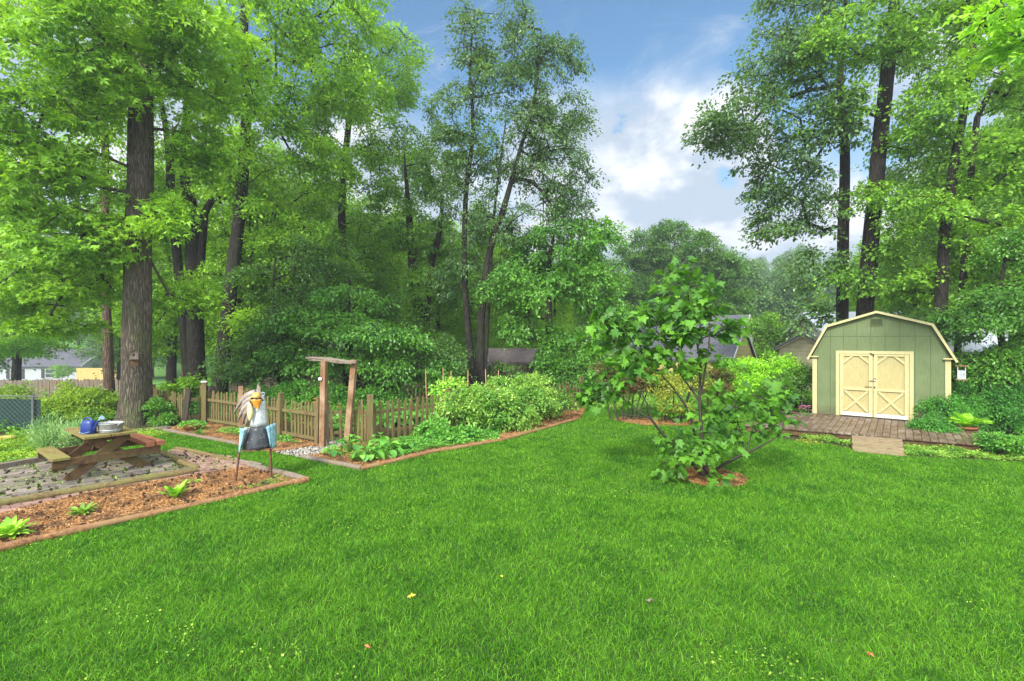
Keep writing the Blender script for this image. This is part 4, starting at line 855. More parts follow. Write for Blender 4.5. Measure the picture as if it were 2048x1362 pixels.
    Fc = np.concatenate([base+np.array([[j, (j+1) % k, k]]) for j in range(k)], 0).astype(np.int32)
    link('crown', npmesh('crown', V, Fc), M['leaf_fig'], root)
fig()
# ------------------------------------------------------------------ shed
SHA = (8.70, 13.75); SHR = math.atan2(-.632, .775)
def build_shed():
    r = empty('garden_shed', (SHA[0], SHA[1], 0), SHR, 'sage green gambrel-roofed garden shed with cream double doors', 'shed')
    W, FL = 2.95, .20; Dp = 3.2; ev, kz, kx, pk = 1.87, 2.67, .37, 3.03
    prof = [(0, FL), (W, FL), (W, ev), (W-kx, kz), (W/2, pk), (kx, kz), (0, ev)]
    MB().prism(prof, 0, Dp).build('wall', M['siding_green'], r)
    # roof: one bent shell, with overhang in front
    def off(p, d): return p
    outer = [(-.13, ev-.10), (kx-.04, kz+.06), (W/2, pk+.07), (W-kx+.04, kz+.06), (W+.13, ev-.10)]
    inner = [(W+.09, ev-.11), (W-kx, kz+.015), (W/2, pk+.02), (kx, kz+.015), (-.09, ev-.11)]
    mb = MB()
    ii = inner[::-1]
    for i in range(4): mb.prism([outer[i], outer[i+1], ii[i+1], ii[i]], -.10, Dp+.1)
    rf = mb.build('roof', M['roof_brown'], r)
    mb = MB()
    fo = [(x, z) for x, z in outer]; fi = [(-.085, ev-.12), (kx+.0, kz+.006), (W/2, pk+.006), (W-kx-.0, kz+.006), (W+.085, ev-.12)]
    for i in range(4): mb.prism([fo[i], fo[i+1], fi[i+1], fi[i]], -.125, -.101)
    mb.build('fascia', M['paint_cream'], rf)
    for x in (0.055, W-.055): MB().box((x, -.014, (FL+ev-.05)/2), (.11, .026, ev-.05-FL)).build('corner_board', M['paint_cream'], r, bevel=.003)
    for x, s in ((.02, -1), (W-.02, 1)): MB().box((x-s*.02, -.055, ev-.03), (.22, .09, .035)).build('eave_return', M['paint_cream'], r, bevel=.004)
    mb = MB()
    for i in range(9): mb.box((W/2, -.012, 2.715+i*.018), (.24, .018, .006))
    mb.box((W/2-.13, -.012, 2.79), (.014, .02, .18)); mb.box((W/2+.13, -.012, 2.79), (.014, .02, .18)); mb.box((W/2, -.012, 2.705), (.27, .02, .012)); mb.box((W/2, -.012, 2.885), (.27, .02, .012))
    mb.build('gable_vent', M['siding_green'], r)
    # door frame and two leaves
    x0, x1, zb, zt = .56, 2.235, .205, 2.015; t = .085
    mb = MB(); mb.box((x0+t/2, -.02, (zb+zt)/2), (t, .04, zt-zb)); mb.box((x1-t/2, -.02, (zb+zt)/2), (t, .04, zt-zb)); mb.box(((x0+x1)/2, -.02, zt-t/2), (x1-x0-2*t-.002, .038, t))
    mb.build('door_frame', M['paint_cream'], r, bevel=.004)
    a, b = x0+t+.008, x1-t-.008; mid = (a+b)/2; zb2, zt2 = zb+.02, zt-t-.008
    for lo, hi in ((a, mid-.005), (mid+.005, b)):
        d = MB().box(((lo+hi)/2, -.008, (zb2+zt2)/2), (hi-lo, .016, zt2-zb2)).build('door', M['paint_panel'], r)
        s = .09; zm = zb2+.74; f = MB(); y = -.034; th = .036
        f.box((lo+s/2, y, (zb2+zt2)/2), (s, th, zt2-zb2)); f.box((hi-s/2, y, (zb2+zt2)/2), (s, th, zt2-zb2))
        f.box(((lo+hi)/2, y, zt2-s/2+.02), (hi-lo-2*s-.002, th-.002, s-.04)); f.box(((lo+hi)/2, y, zm), (hi-lo-2*s-.002, th-.002, s*.75)); 
        L, Rr = lo+s+.002, hi-s-.002; ZB, ZT = zb2+.12, zm-.04
        f.beam((L+.02, y+.002, ZT-.01), (Rr-.02, y+.002, ZB+.01), .055, .030, up=(0, -1, 0)); f.beam((L+.02, y+.004, ZB+.01), (Rr-.02, y+.004, ZT-.01), .055, .026, up=(0, -1, 0))
        f.beam((L-.01, y+.003, zt2-.24), (L+.19, y+.003, zt2-.05), .05, .030, up=(0, -1, 0)); f.beam((Rr+.01, y+.003, zt2-.24), (Rr-.19, y+.003, zt2-.05), .05, .030, up=(0, -1, 0))
        f.build('door_frame', M['paint_cream'], d, bevel=.003)
        MB().box(((lo+hi)/2, -.057, zb2+.055), (hi-lo-.07, .006, .10)).build('kick_board', M['paint_white'], d)
    mb = MB(); mb.box((mid-.02, -.05, zt2-.005), (.07, .02, .03)); mb.box((mid+.005, -.05, zt2-.03), (.03, .02, .06)); mb.box((mid-.05, -.045, zt2+.03), (.06, .012, .012)); mb.build('latch', M['iron'], r)
    mb = MB(); mb.box((mid-.02, -.060, 1.205), (.12, .014, .022)); mb.tube([(mid+.02, -.068, 1.235), (mid+.02, -.068, 1.27), (mid+.045, -.068, 1.285), (mid+.055, -.068, 1.26), (mid+.05, -.068, 1.235)], .006, 6); mb.build('hasp', M['rust'], r)
    MB().box((mid+.035, -.070, 1.22), (.042, .02, .042)).build('padlock', M['galvanised'], r, bevel=.005)
    MB().box((mid-.10, -.060, 1.04), (.16, .012, .014)).build('bolt', M['iron'], r); MB().tube([(mid+.035, -.05, 1.04), (mid+.035, -.075, 1.04)], .018, 10).build('door_knob', M['iron'], r)
build_shed()
def shed_w(u, n, z):  # shed frame to world: n metres out in front
    c, s = math.cos(SHR), math.sin(SHR); return Vector((SHA[0]+c*u+s*n, SHA[1]+s*u-c*n, z))
def build_deck():
    r = empty('wooden_deck', (SHA[0], SHA[1], 0), SHR, 'weathered board deck running across the front of the shed', 'deck')
    rng = random.Random(2); u = -1.05; base = None; nb = 0
    while u < 3.30 and nb < 60:
        w_ = .135; n = 3.26 - .13*(u+.9)*1.0 + rng.uniform(-.012, .012); n0 = .02
        if u > 2.3: n0 = .02
        b = MB(); b.box((0, 0, 0), (w_-.008, n-n0, .035))
        o = b.build('board', M['wood_deck'], r, (u+w_/2, -(n+n0)/2, .182+rng.uniform(-.002, .002)), bevel=.004); u += w_; nb += 1
    nl, nr_ = 3.26+.02, 3.26-.13*4.2
    MB().beam((-1.0, -nl+.06, .10), (3.25, -nr_+.06, .10), .035, .125).build('rim_joist', M['wood_frame'], r)
    MB().beam((-1.03, -nl+.1, .10), (-1.03, -.1, .10), .035, .125).build('rim_joist', M['wood_frame'], r)
    MB().beam((3.24, -nr_+.1, .10), (3.24, -.1, .10), .035, .125).build('rim_joist', M['wood_frame'], r)
    # ramp of short boards
    p = [G(1703, 870, .205), G(1804, 878, .205), G(1809, 912, .03), G(1706, 902, .03)]
    rp = empty('access_ramp', p[3], 0, 'small sloping board ramp leading from the lawn up to the deck', 'ramp'); b0 = p[3]; n = 6
    for i in range(n):
        a0, a1 = i/n, (i+.93)/n; L0 = p[3].lerp(p[0], a0)-b0; R0 = p[2].lerp(p[1], a0)-b0; L1 = p[3].lerp(p[0], a1)-b0; R1 = p[2].lerp(p[1], a1)-b0; dz = Vector((0, 0, -.03)); j = Vector((rng.uniform(-.01, .01), 0, 0))
        MB().add([L0+j, R0+j, R1+j, L1+j, L0+j+dz, R0+j+dz, R1+j+dz, L1+j+dz], [(0, 1, 2, 3), (7, 6, 5, 4), (0, 4, 5, 1), (1, 5, 6, 2), (2, 6, 7, 3), (3, 7, 4, 0)]).build('board', M['wood_ramp'], rp)
    for a, b in ((p[3], p[0]), (p[2], p[1])): MB().beam(a-b0+Vector((0, 0, -.05)), b-b0+Vector((0, 0, -.09)), .035, .06).build('stringer', M['wood_frame'], rp)
build_deck()
def feeder():
    p = shed_w(2.95, .02, 0); p = p + Vector((.20, -.06, 1.50))
    r = empty('bird_feeder', p, SHR, 'small hanging wooden bird feeder with clear sides at the right eave of the shed', 'bird feeder')
    MB().box((0, 0, .17), (.24, .20, .02)).build('feeder_roof', M['wood_edge'], r); MB().box((0, 0, -.17), (.22, .18, .02)).build('tray', M['wood_edge'], r)
    for x in (-.07, .07): MB().box((x, 0, 0), (.012, .14, .318)).build('side_panel', M['paint_white'], r)
    MB().box((0, .0, -.05), (.126, .12, .218)).build('seed_store', M['galvanised'], r); MB().tube([(0, 0, .18), (0, 0, .33), (-.12, .02, .37)], .004, 6).build('hanger', M['wire'], r)
feeder()
# ------------------------------------------------------------------ leaf rosettes
def rosette(name, label, cat, loc, n, L, Wd, arch, mat, seed, petiole=.0, up=1.0, group=None, seg=5, spread=1.0, twist=0.0, part='leaves', stemmat=None):
    rng = random.Random(seed); mb = MB(); sb = MB()
    for i in range(n):
        a = 2*math.pi*(i*.382+rng.uniform(-.05, .05)); l = L*rng.uniform(.65, 1.15); w_ = Wd*rng.uniform(.75, 1.15); el = up*rng.uniform(.45, 1.25); el = min(el, 1.5)
        d = Vector((math.cos(a), math.sin(a), 0)); s = Vector((-d.y, d.x, 0)); p = d*.015*spread; pts = [p]; e = el; ln_ = petiole*rng.uniform(.6, 1.2)
        if ln_:
            q = p + (d*math.cos(el)*spread+Vector((0, 0, math.sin(el))))*ln_; sb.tube([Vector((0, 0, 0))+d*.01, p.lerp(q, .5)+Vector((0, 0, .03)), q], [.006, .005, .004], 5, cap=False); p = q; e = el-.9
        rows = []
        for k in range(seg+1):
            t = k/seg; wd = w_*.5*(math.sin(math.pi*min(1, t*.92+.06))**.75); sag = .3*wd
            rows.append([p - s*wd+Vector((0, 0, sag)), p, p + s*wd+Vector((0, 0, sag))]); e -= arch/seg; p = p + (d*math.cos(e)+Vector((0, 0, math.sin(e))))*l/seg
        mb.grid(rows)
    r = empty(name, loc, rng.uniform(0, 6), label, cat, group); mb.build(part, M[mat], r)
    if petiole: sb.build('stalks', M[stemmat or mat], r)
    return r
rosette('hosta', 'large lime and yellow hosta at the left end of the mulch bed', 'plant', G(18, 1078), 60, .26, .075, 1.0, 'leaf_hosta', 1, up=1.7)
rosette('hosta', 'cream-edged hosta second from the left in the mulch bed', 'plant', G(165, 1030), 54, .18, .05, 1.0, 'leaf_varieg', 2, up=1.2)
rosette('hosta', 'upright bright yellow-green hosta in front of the thick log', 'plant', G(352, 998), 38, .26, .075, .8, 'leaf_hosta', 3, up=1.9)
rosette('hosta', 'low dark green leafy plant behind the bright hosta', 'plant', G(383, 966), 20, .15, .075, 1.4, 'leaf_squash', 4, up=.9)
rosette('daylily', 'grassy spiky clump in the picket-fence bed', 'plant', G(399, 872), 34, .36, .022, 1.5, 'leaf_juniper', 5, up=1.4)
for i, (px, py, s, lab) in enumerate(((665, 912, .8, 'squash plant nearest the gravel path'), (735, 922, 1.0, 'tall squash plant with upright pale leaves at the corner of the timber edging'), (700, 905, 1.0, 'squash plant in the middle of the gate bed'), (775, 914, 1.15, 'tall-stalked squash plant beside the right gate post'), (810, 902, .8, 'low squash plant bordering the ground cover'), (720, 926, .7, 'small squash plant at the very corner of the bed'), (760, 896, .9, 'squash plant against the picket fence'))):
    rosette('squash_plant', lab, 'plant', G(px, py), 16, .19*s, .15*s, .9, 'leaf_squash', 20+i, petiole=.27*s, up=1.3, group='squash plants by the gate')
for i, (px, py) in enumerate(((775, 853), (800, 850), (830, 846), (860, 840), (780, 838), (820, 834), (690, 868), (725, 868), (665, 862))):
    rosette('vegetable_plant', 'broad-leaved vegetable growing behind the pickets in the fenced garden', 'plant', G(px, py), 12, .30, .26, .8, 'leaf_squash', 40+i, petiole=.25, up=1.2, group='vegetables in the fenced garden')
def fern():
    r = empty('potted_fern', G(1934, 877), 0, 'yellow-green fern growing in a terracotta pot by the deck', 'potted plant'); r.scale = (1.25, 1.25, 1.25)
    MB().lathe([(0, 0), (.10, 0), (.145, .17), (.16, .17), (.16, .21), (.14, .21), (.135, .18), (0, .18)], (0, 0, .02), 24).build('pot', M['terracotta'], r)
    rng = random.Random(9); mb = MB()
    for i in range(20):
        a = rng.uniform(0, 6.28); e = rng.uniform(.95, 1.55); L = rng.uniform(.35, .50); d = Vector((math.cos(a), math.sin(a), 0)); s = Vector((-d.y, d.x, 0)); p = Vector((0, 0, .19)); 
        for k in range(14):
            t = k/13; nx_ = p+(d*math.cos(e)+Vector((0, 0, math.sin(e))))*L/14; w_ = .085*math.sin(math.pi*min(1, .15+t*.85))**.8
            for sg in (-1, 1):
                mb.add([p, p.lerp(nx_, .6), nx_+s*sg*w_+Vector((0, 0, -.01)), p+s*sg*w_*.8+Vector((0, 0, -.012))], [(0, 1, 2, 3)])
            p = nx_; e -= .095
    mb.build('fronds', M['leaf_bright'], r)
fern()
def potted():
    r = empty('potted_plant', G(385, 862, 0), 0, 'low bright green plant spilling from a small red pot by the fence bed', 'potted plant')
    MB().lathe([(0, 0), (.13, 0), (.20, .12), (.21, .15), (.18, .15), (0, .13)], (0, 0, .02), 20, sx=1.2).build('pot', M['terracotta'], r)
    rng = np.random.default_rng(3); n = 700; d = unit(rng.normal(0, 1, (n, 3)))*[.32, .24, .11]; d[:, 2] = np.abs(d[:, 2])+.14; nr = rng.normal(0, .5, (n, 3)); nr[:, 2] += 1; L = rng.uniform(.03, .06, n)
    link('leaves', leaves_mesh('leaves', d, rng.normal(0, 1, (n, 3)), nr, L, L*.6), M['leaf_squash'], r)
potted()
# ground covers
def cover(label, poly, dens, h, size, mat, seed, name='ground_cover', cat='ground cover'):
    rng = np.random.default_rng(seed); a = np.array(poly); x, y = a[:, 0], a[:, 1]; area = abs(np.dot(x, np.roll(y, 1))-np.dot(y, np.roll(x, 1)))/2
    n = int(area*dens); p = rand_in(rng, poly, n); hh = h*(.55+.45*np.sin(p[:, 0]*7+2*np.sin(p[:, 1]*5))*np.cos(p[:, 1]*6+1)); pos = np.column_stack([p, tz(p[:, 0], p[:, 1])+.015+rng.uniform(0, 1, n)**.7*hh])
    nr = rng.normal(0, .5, (n, 3)); nr[:, 2] += 1; ax = rng.normal(0, 1, (n, 3)); ax[:, 2] *= .4; L = size*rng.uniform(.5, 1.3, n)
    tag(link(name, leaves_mesh(name, pos, ax, nr, L, L*.6), M[mat]), label, cat, kind='stuff')
cover('low spreading green ground cover in the bed along the timber edging', gp((750, 925), (900, 895), (1000, 880), (1000, 862), (880, 860), (800, 884), (740, 905)), 2600, .16, .055, 'leaf_squash', 1)
cover('yellow-green creeping ground cover along the front of the deck', gp((1600, 876), (1640, 884), (1704, 894), (1706, 870), (1590, 862)), 2600, .13, .045, 'leaf_cover', 2)
cover('yellow-green creeping ground cover right of the ramp', gp((1809, 912), (2048, 925), (2300, 950), (2300, 890), (1950, 885), (1808, 880)), 2600, .13, .045, 'leaf_cover', 3)
cover('low green planting filling the picket-fence bed', gp((430, 866), (560, 888), (600, 890), (560, 866), (470, 856)), 1500, .12, .05, 'leaf_squash', 14)
cover('low leafy plants filling the gate bed', gp((640, 905), (735, 925), (880, 885), (740, 885), (700, 890)), 900, .10, .045, 'leaf_cover', 15)
cover('creeping green weeds at the rooster end of the mulch bed', gp((450, 985), (560, 972), (604, 963), (560, 950), (530, 966)), 2600, .05, .03, 'leaf_squash', 4)
cover('clover and weeds on the grass behind the patio', gp((-150, 935), (0, 936), (100, 918), (190, 900), (340, 870), (310, 862), (100, 876), (-200, 880)), 1700, .10, .045, 'leaf_azalea', 5)
cover('weeds sprouting between the patio stones', FLAG, 210, .06, .035, 'leaf_cover', 6)
cover('small weeds sprouting between the path bricks', STRIP2, 330, .05, .03, 'leaf_cover', 7)
cover('leafy undergrowth below the shaded back fence', gp((410, 838), (700, 850), (900, 850), (1168, 812), (1100, 796), (420, 796)), 300, .22, .10, 'leaf_under', 8)
cover('shaded undergrowth along the foot of the left fences', [(-30, 11.6), (-12.4, 11.6), (-11.2, 12.6), (-10.6, 14.0), (-8.5, 15.5), (-8.5, 22), (-14, 22), (-30, 20)], 330, .30, .11, 'leaf_under', 9)
cover('undergrowth below the trees behind the shed', [(1.5, 16.6), (10, 16.2), (14.0, 12.0), (26, 11), (26, 24), (1.5, 22)], 300, .35, .12, 'leaf_mid', 10)
cover('undergrowth in the wood beyond the back fence', [(-12, 22.5), (22, 22.5), (26, 30), (-18, 30)], 160, .5, .18, 'leaf_under', 11)
cover('shaded growth left of the back hedge', gp((1165, 818), (1420, 826), (1600, 818), (1600, 797), (1165, 799)), 800, .28, .075, 'leaf_cover', 12)
def lawn_weeds():
    rng = np.random.default_rng(33); n = 150000; x = rng.uniform(-11, 14, n); y = rng.uniform(2.6, 13, n)
    v = np.array([mnoise.noise(Vector((a*.9, b*.9, 3.1))) + .5*mnoise.noise(Vector((a*3.1, b*3.1, 9.1))) for a, b in zip(x, y)])
    k = (v > .30) & (rng.uniform(0, 1, n) < .55)
    for poly in (BED_NEAR, FLAG, STRIP1, STRIP2, BED_FENCE, PATH, BED_GATE, BED_BACK, DECKZONE, LEFTBED, GARDEN, BACKBED): k &= ~inpoly(x, y, poly)
    k &= (x-FIGC[0])**2+(y-FIGC[1])**2 > FIGC[2]**2
    x, y = x[k], y[k]; n = len(x); pos = np.column_stack([x, y, rng.uniform(.03, .05, n)]); nr = rng.normal(0, .4, (n, 3)); nr[:, 2] += 1; ax = rng.normal(0, 1, (n, 3)); ax[:, 2] *= .2; L = rng.uniform(.010, .024, n)
    tag(link('clover', leaves_mesh('clover', pos, ax, nr, L, L*.85), M['leaf_azalea']), 'light clover and small weeds in patches through the lawn', 'clover', kind='stuff')
lawn_weeds()
# ------------------------------------------------------------------ edging logs and timbers
def log(label, a, b, r, mat='wood_edge', seed=1, name='edging_log', box=False, ends=None):
    a = Vector(a); b = Vector(b); L = (b-a).length; n = max(4, int(L/.35)); rng = random.Random(seed); s = (b-a).cross(Vector((0, 0, 1))).normalized(); pts = []; rr = []
    ph = rng.uniform(0, 6)
    for i in range(n+1):
        t = i/n; pts.append((b-a)*t + s*(.018*math.sin(ph+t*L*1.6)+.01*rng.uniform(-1, 1)) + Vector((0, 0, r*.78+.006*math.sin(t*L*2.2+ph)))); rr.append(r*(1+.07*math.sin(t*L*2.9+ph)))
    rr[0] *= .82; rr[-1] *= .82
    mb = MB(); mb.tube(pts, rr, 12 if not box else 4, smooth=not box, wob=.20, seed=seed); o = mb.build(name, M[mat], loc=a); tag(o, label, 'edging log' if not box else 'timber', 'timber edging around the beds'); return o
log('long orange-brown log edging the mulch bed along the lawn', G(72, 1085), G(590, 970), .046, 'wood_edge', 1)
log('short log at the far left end of the lawn edging', G(-120, 1136), G(68, 1087), .048, 'wood_edge', 2)
log('grey timber closing the mulch bed behind the rooster', G(612, 966), G(500, 934), .055, 'wood_grey', 3)
log('dark tip of log at the pointed corner of the mulch bed', G(588, 971), G(616, 965), .055, 'wood_edge', 31)
log('thick mossy log in front of the flagstone patio', G(-120, 1035), G(398, 946), .062, 'wood_mossy', 4)
log('mossy timber at the right side of the flagstone patio', G(396, 941), G(322, 909), .050, 'wood_mossy', 5)
log('thin timber on the far edge of the brick path', G(470, 924), G(350, 900), .045, 'wood_mossy', 6)
log('thin timber right of the brick path', G(524, 935), G(470, 922), .045, 'wood_grey', 61)
log('dark squared timber behind the flagstones at left', G(-120, 962), G(102, 922), .085, 'wood_grey', 7, 'edging_timber', True)
log('timber edging the picket-fence bed, left part', G(331, 863), G(476, 892), .048, 'wood_grey', 8)
log('timber edging the picket-fence bed, right of the rooster', G(476, 892), G(546, 907), .045, 'wood_edge', 9)
log('short timber beside the gravel path', G(546, 906), G(604, 898), .045, 'wood_edge', 10)
log('dark squat timber facing the gravel path', G(604, 917), G(722, 942), .052, 'wood_grey', 11)
log('curved orange log edging the gate bed', G(722, 942), G(880, 905), .050, 'wood_edge', 12)
log('low log under the peony clump', G(880, 905), G(1000, 884), .045, 'wood_edge', 13)
log('low log along the foot of the cream-edged shrub', G(1000, 884), G(1150, 842), .045, 'wood_edge', 14)
log('short orange log at the far left edge of the grass', G(-60, 885), G(32, 879), .06, 'wood_new', 15)
# stepping stones at tree
for i, (px, py, w_) in enumerate(((285, 862, .5), (322, 857, .45))):
    mb = MB(); mb.prism([(-w_/2, -.15), (w_/2, -.12), (w_/2+.03, .12), (-w_/2+.02, .16)], 0, .04, 'z'); tag(mb.build('stepping_stone', M['flagstone'], loc=G(px, py), bevel=.006), ('flat paving stone at the foot of the sweetgum', 'flat reddish paving stone right of the sweetgum roots')[i], 'paving stone')
# ------------------------------------------------------------------ picket fences
def picket_mesh(h, w_=.07, t=.018):
    mb = MB(); mb.prism([(-w_/2, 0), (w_/2, 0), (w_/2, h-.13), (w_*.28, h-.10), (w_*.5, h-.065), (0, h), (-w_*.5, h-.065), (-w_*.28, h-.10), (-w_/2, h-.13)], -t/2, t/2); return mb.mesh('picket')
PM = {}
def fence(name, label, pts, h=.92, sp=.115, mat='wood_picket', seed=1, post=True, rails=(.22, .68), lean=.03, miss=.03, tall=(), cat='fence', posth=None, max_p=100, front=1, w_=.07, group=None, pair=1.9):
    rng = random.Random(seed); r = empty(name, Vector((pts[0][0], pts[0][1], tzf(*pts[0][:2]))), 0, label, cat, group); o0 = r.location.copy(); cnt = 0
    for a, b in zip(pts[:-1], pts[1:]):
        a = Vector((a[0], a[1], tzf(a[0], a[1]))); b = Vector((b[0], b[1], tzf(b[0], b[1]))); L = (b-a).length; d = (b-a)/L; az = math.atan2(d.y, d.x); n = int(L/sp); s = Vector((d.y, -d.x, 0))*front
        nb = max(1, round(L/pair))
        for k in range(nb):
            p, q = a.lerp(b, k/nb)-o0, a.lerp(b, (k+1)/nb)-o0
            for z in rails: MB().beam(p+Vector((0, 0, z+rng.uniform(-.01, .01)))-s*.02, q+Vector((0, 0, z+rng.uniform(-.01, .01)))-s*.02, .035, .07).build('rail', M[mat], r)
        if post:
            for k in range(nb+1):
                p = a.lerp(b, k/nb)-o0; ph = (posth or h+.12)+rng.uniform(-.03, .05)
                mb = MB(); mb.box((0, 0, ph/2), (.09, .09, ph)); mb.box((0, 0, ph+.012), (.11, .11, .022)); o = mb.build('post', M[mat], r, p-s*.06, az+rng.uniform(-.1, .1), bevel=.005); o.rotation_euler[0] = rng.uniform(-.03, .03)
        for i in range(n):
            if cnt >= max_p: break
            if rng.random() < miss: continue
            p = a.lerp(b, (i+.5)/n)-o0; hh = round(h*rng.choice((.94, .97, 1.0, 1.0, 1.03)), 3)
            if (hh, w_) not in PM: PM[(hh, w_)] = picket_mesh(hh, w_)
            o = link('picket', PM[(hh, w_)], M[mat], r, p+Vector((0, 0, .03))+s*.012, az)
            o.rotation_euler = (rng.uniform(-.02, .02), rng.gauss(0, lean), az); cnt += 1
    return r
def g2(px, py): v = G(px, py); return (v.x, v.y)
fence('picket_fence', 'weathered picket fence with mossy rails running behind the metal rooster', [g2(410, 846), g2(500, 862), g2(640, 890)], .90, .125, seed=1, posth=1.02, lean=.035, front=-1, rails=(.12, .66))
fence('picket_fence', 'weathered picket fence right of the gate, running back behind the big shrub', [g2(742, 886), g2(900, 860), g2(1060, 835), g2(1166, 815)], .90, .15, seed=2, posth=1.0, lean=.02)
fence('picket_fence', 'old picket fence section just right of the sweetgum trunk', [g2(300, 836), g2(366, 850)], .86, .115, seed=3, lean=.03, posth=.95)
fence('picket_gate', 'sagging picket gate panel left of the tall corner post', [g2(372, 850), g2(408, 846)], .85, .13, seed=4, post=False, lean=.14, cat='gate')
fence('picket_fence', 'far picket fence half hidden beyond the vegetable garden', [((805-CX)/F*16.9, 16.9), ((880-CX)/F*17.3, 17.3)], .85, .13, seed=5, mat='wood_grey')
def post(label, px, py, h, wd=.10, mat='wood_picket', cap=None, lx=0, ly=0, name='fence_post'):
    mb = MB(); mb.box((0, 0, h/2), (wd, wd, h)); r = mb.build(name, M[mat], loc=G(px, py), bevel=.006); r.rotation_euler = (ly, lx, .4); tag(r, label, 'post')
    if cap: c = MB().prism([(-wd*.62, -wd*.62), (wd*.62, -wd*.62), (wd*.62, wd*.62), (-wd*.62, wd*.62)], h+.002, h+.03, 'z').build('post_cap', M[cap], r)
    return r
post('tall white-capped corner post left of the rooster', 408, 848, 1.15, .11, cap='chalk_white')
post('dark leaning post on the left of the sagging gate', 368, 852, .98, .12, 'wood_darkfence', lx=.10)
post('square post seen just above the rooster', 482, 860, 1.12, .11, 'wood_arbor')
post('stout square post at the right of the garden gate', 740, 888, 1.10, .125)
def arbor():
    b = G(672, 890); r = empty('garden_arbor', b, 0, 'rustic arbour of two posts with a bundle of branches laid across', 'arbour')
    def w(px, py, Y=b.y): return Q(px, py, Y)-b
    def pole(name, p, q, wd, mat):
        d = (q-p); M3 = d.to_track_quat('Z', 'Y').to_matrix(); mb = MB(); mb.box((p+q)/2, (wd, wd*.8, d.length), M3); return mb.build(name, M[mat], r, bevel=.006)
    G1 = G(645, 896)-b; pole('post', Vector((G1.x, G1.y, 0)), w(648, 722, b.y+G1.y), .135, 'wood_arbor'); pole('post', Vector((w(692, 886).x, .05, 0)), w(709, 720, b.y+.05), .145, 'wood_arbor')
    pole('post', Vector((G1.x+.06, G1.y+.16, 0)), w(653, 730, b.y+G1.y+.16), .05, 'wood_grey')
    rng = random.Random(4); mb = MB()
    for k in range(8):
        y0 = b.y+rng.uniform(-.12, .08); x0 = 612+rng.uniform(-3, 22); x1 = 714-rng.uniform(0, 10); z = rng.uniform(-3, 4); pts = [w(x0+(x1-x0)*t/5, 718+z+6*t/5-2*math.sin(t)+rng.uniform(-1.4, 1.4), y0) for t in range(6)]
        mb.tube(pts, [rng.uniform(.018, .030)*(1 if t else .5) for t in range(6)], 6)
    for k in range(5):
        x0 = 622+k*7; mb.tube([w(x0, 716), w(x0-6+rng.uniform(-3, 6), 708-rng.uniform(0, 3))], [.006, .002], 5)
    mb.build('branch_bundle', M['wood_grey'], r)
    # thermometer plaque on the left post
    m2 = MB(); m2.lathe([(0, -.005), (.036, -.005), (.04, 0), (.036, .006), (0, .006)], (0, 0, 0), 20); o = m2.build('dial', M['chalk_white'], r, w(640, 758, b.y+G1.y-.09)); o.rotation_euler = (R(90), 0, 0)
    m3 = MB().tube([w(640, 752, b.y+G1.y-.1), w(640, 763, b.y+G1.y-.1)], .004, 5).build('dial_needle', M['iron'], r)
arbor()
def gate():
    a, b_ = G(702, 886), G(737, 887); r = empty('garden_gate', a, 0, 'short wooden picket gate hung between the leaning arbour post and the square post', 'gate'); d = b_-a; L = d.length; d = d/L; az = math.atan2(d.y, d.x)
    for z in (.18, .70): MB().beam(Vector((0, 0, z)), d*L+Vector((0, 0, z)), .04, .09).build('rail', M['wood_picket'], r)
    hh = [.62, .68, .93, .95, .66]; pm = picket_mesh(.66, .06)
    for i in range(5): link('picket', picket_mesh(hh[i], .06), M['wood_picket'], r, d*L*(i+.3)/5+Vector((d.y*.03, -d.x*.03, .06)), az)
gate()
fence('picket_gate', 'open picket panel between the arbour posts, seen edge to the path', [g2(655, 886), g2(690, 884)], .82, .14, seed=8, post=False, cat='gate')
def trellis():
    p = G(656, 884); r = empty('wire_trellis', p, 0, 'narrow rusty wire trellis against the left arbour post', 'trellis'); mb = MB()
    for x in (-.05, .0, .05): mb.tube([(x, 0, 0), (x, 0, 1.15)], .004, 5)
    for i in range(22): mb.tube([(-.055, 0, .05+i*.05), (.055, 0, .05+i*.05)], .003, 4)
    mb.build('mesh_panel', M['rust'], r)
trellis()
# stakes
for i, (px, py, top, lx, lab) in enumerate(((854, 800, 739, -3, 'thin wooden stake leaning left, farthest left of the garden stakes'), (888, 798, 736, -2, 'thin stake among the tomato plants'), (902, 798, 742, 0, 'second stake among the tomato plants'), (935, 790, 740, 1, 'upright stake left of the big shrub'), (974, 790, 738, -3, 'upright stake behind the big shrub'), (996, 785, 741, 1, 'short-looking stake at the right, behind the big shrub'))):
    Y = 14.3; a = Q(px, py, Y); a.z = 0; b_ = Q(px+lx, top, Y); o = MB().tube([(0, 0, 0), b_-a], .014, 6).build('garden_stake', M['stake'], loc=a); tag(o, lab, 'stake', 'wooden garden stakes')
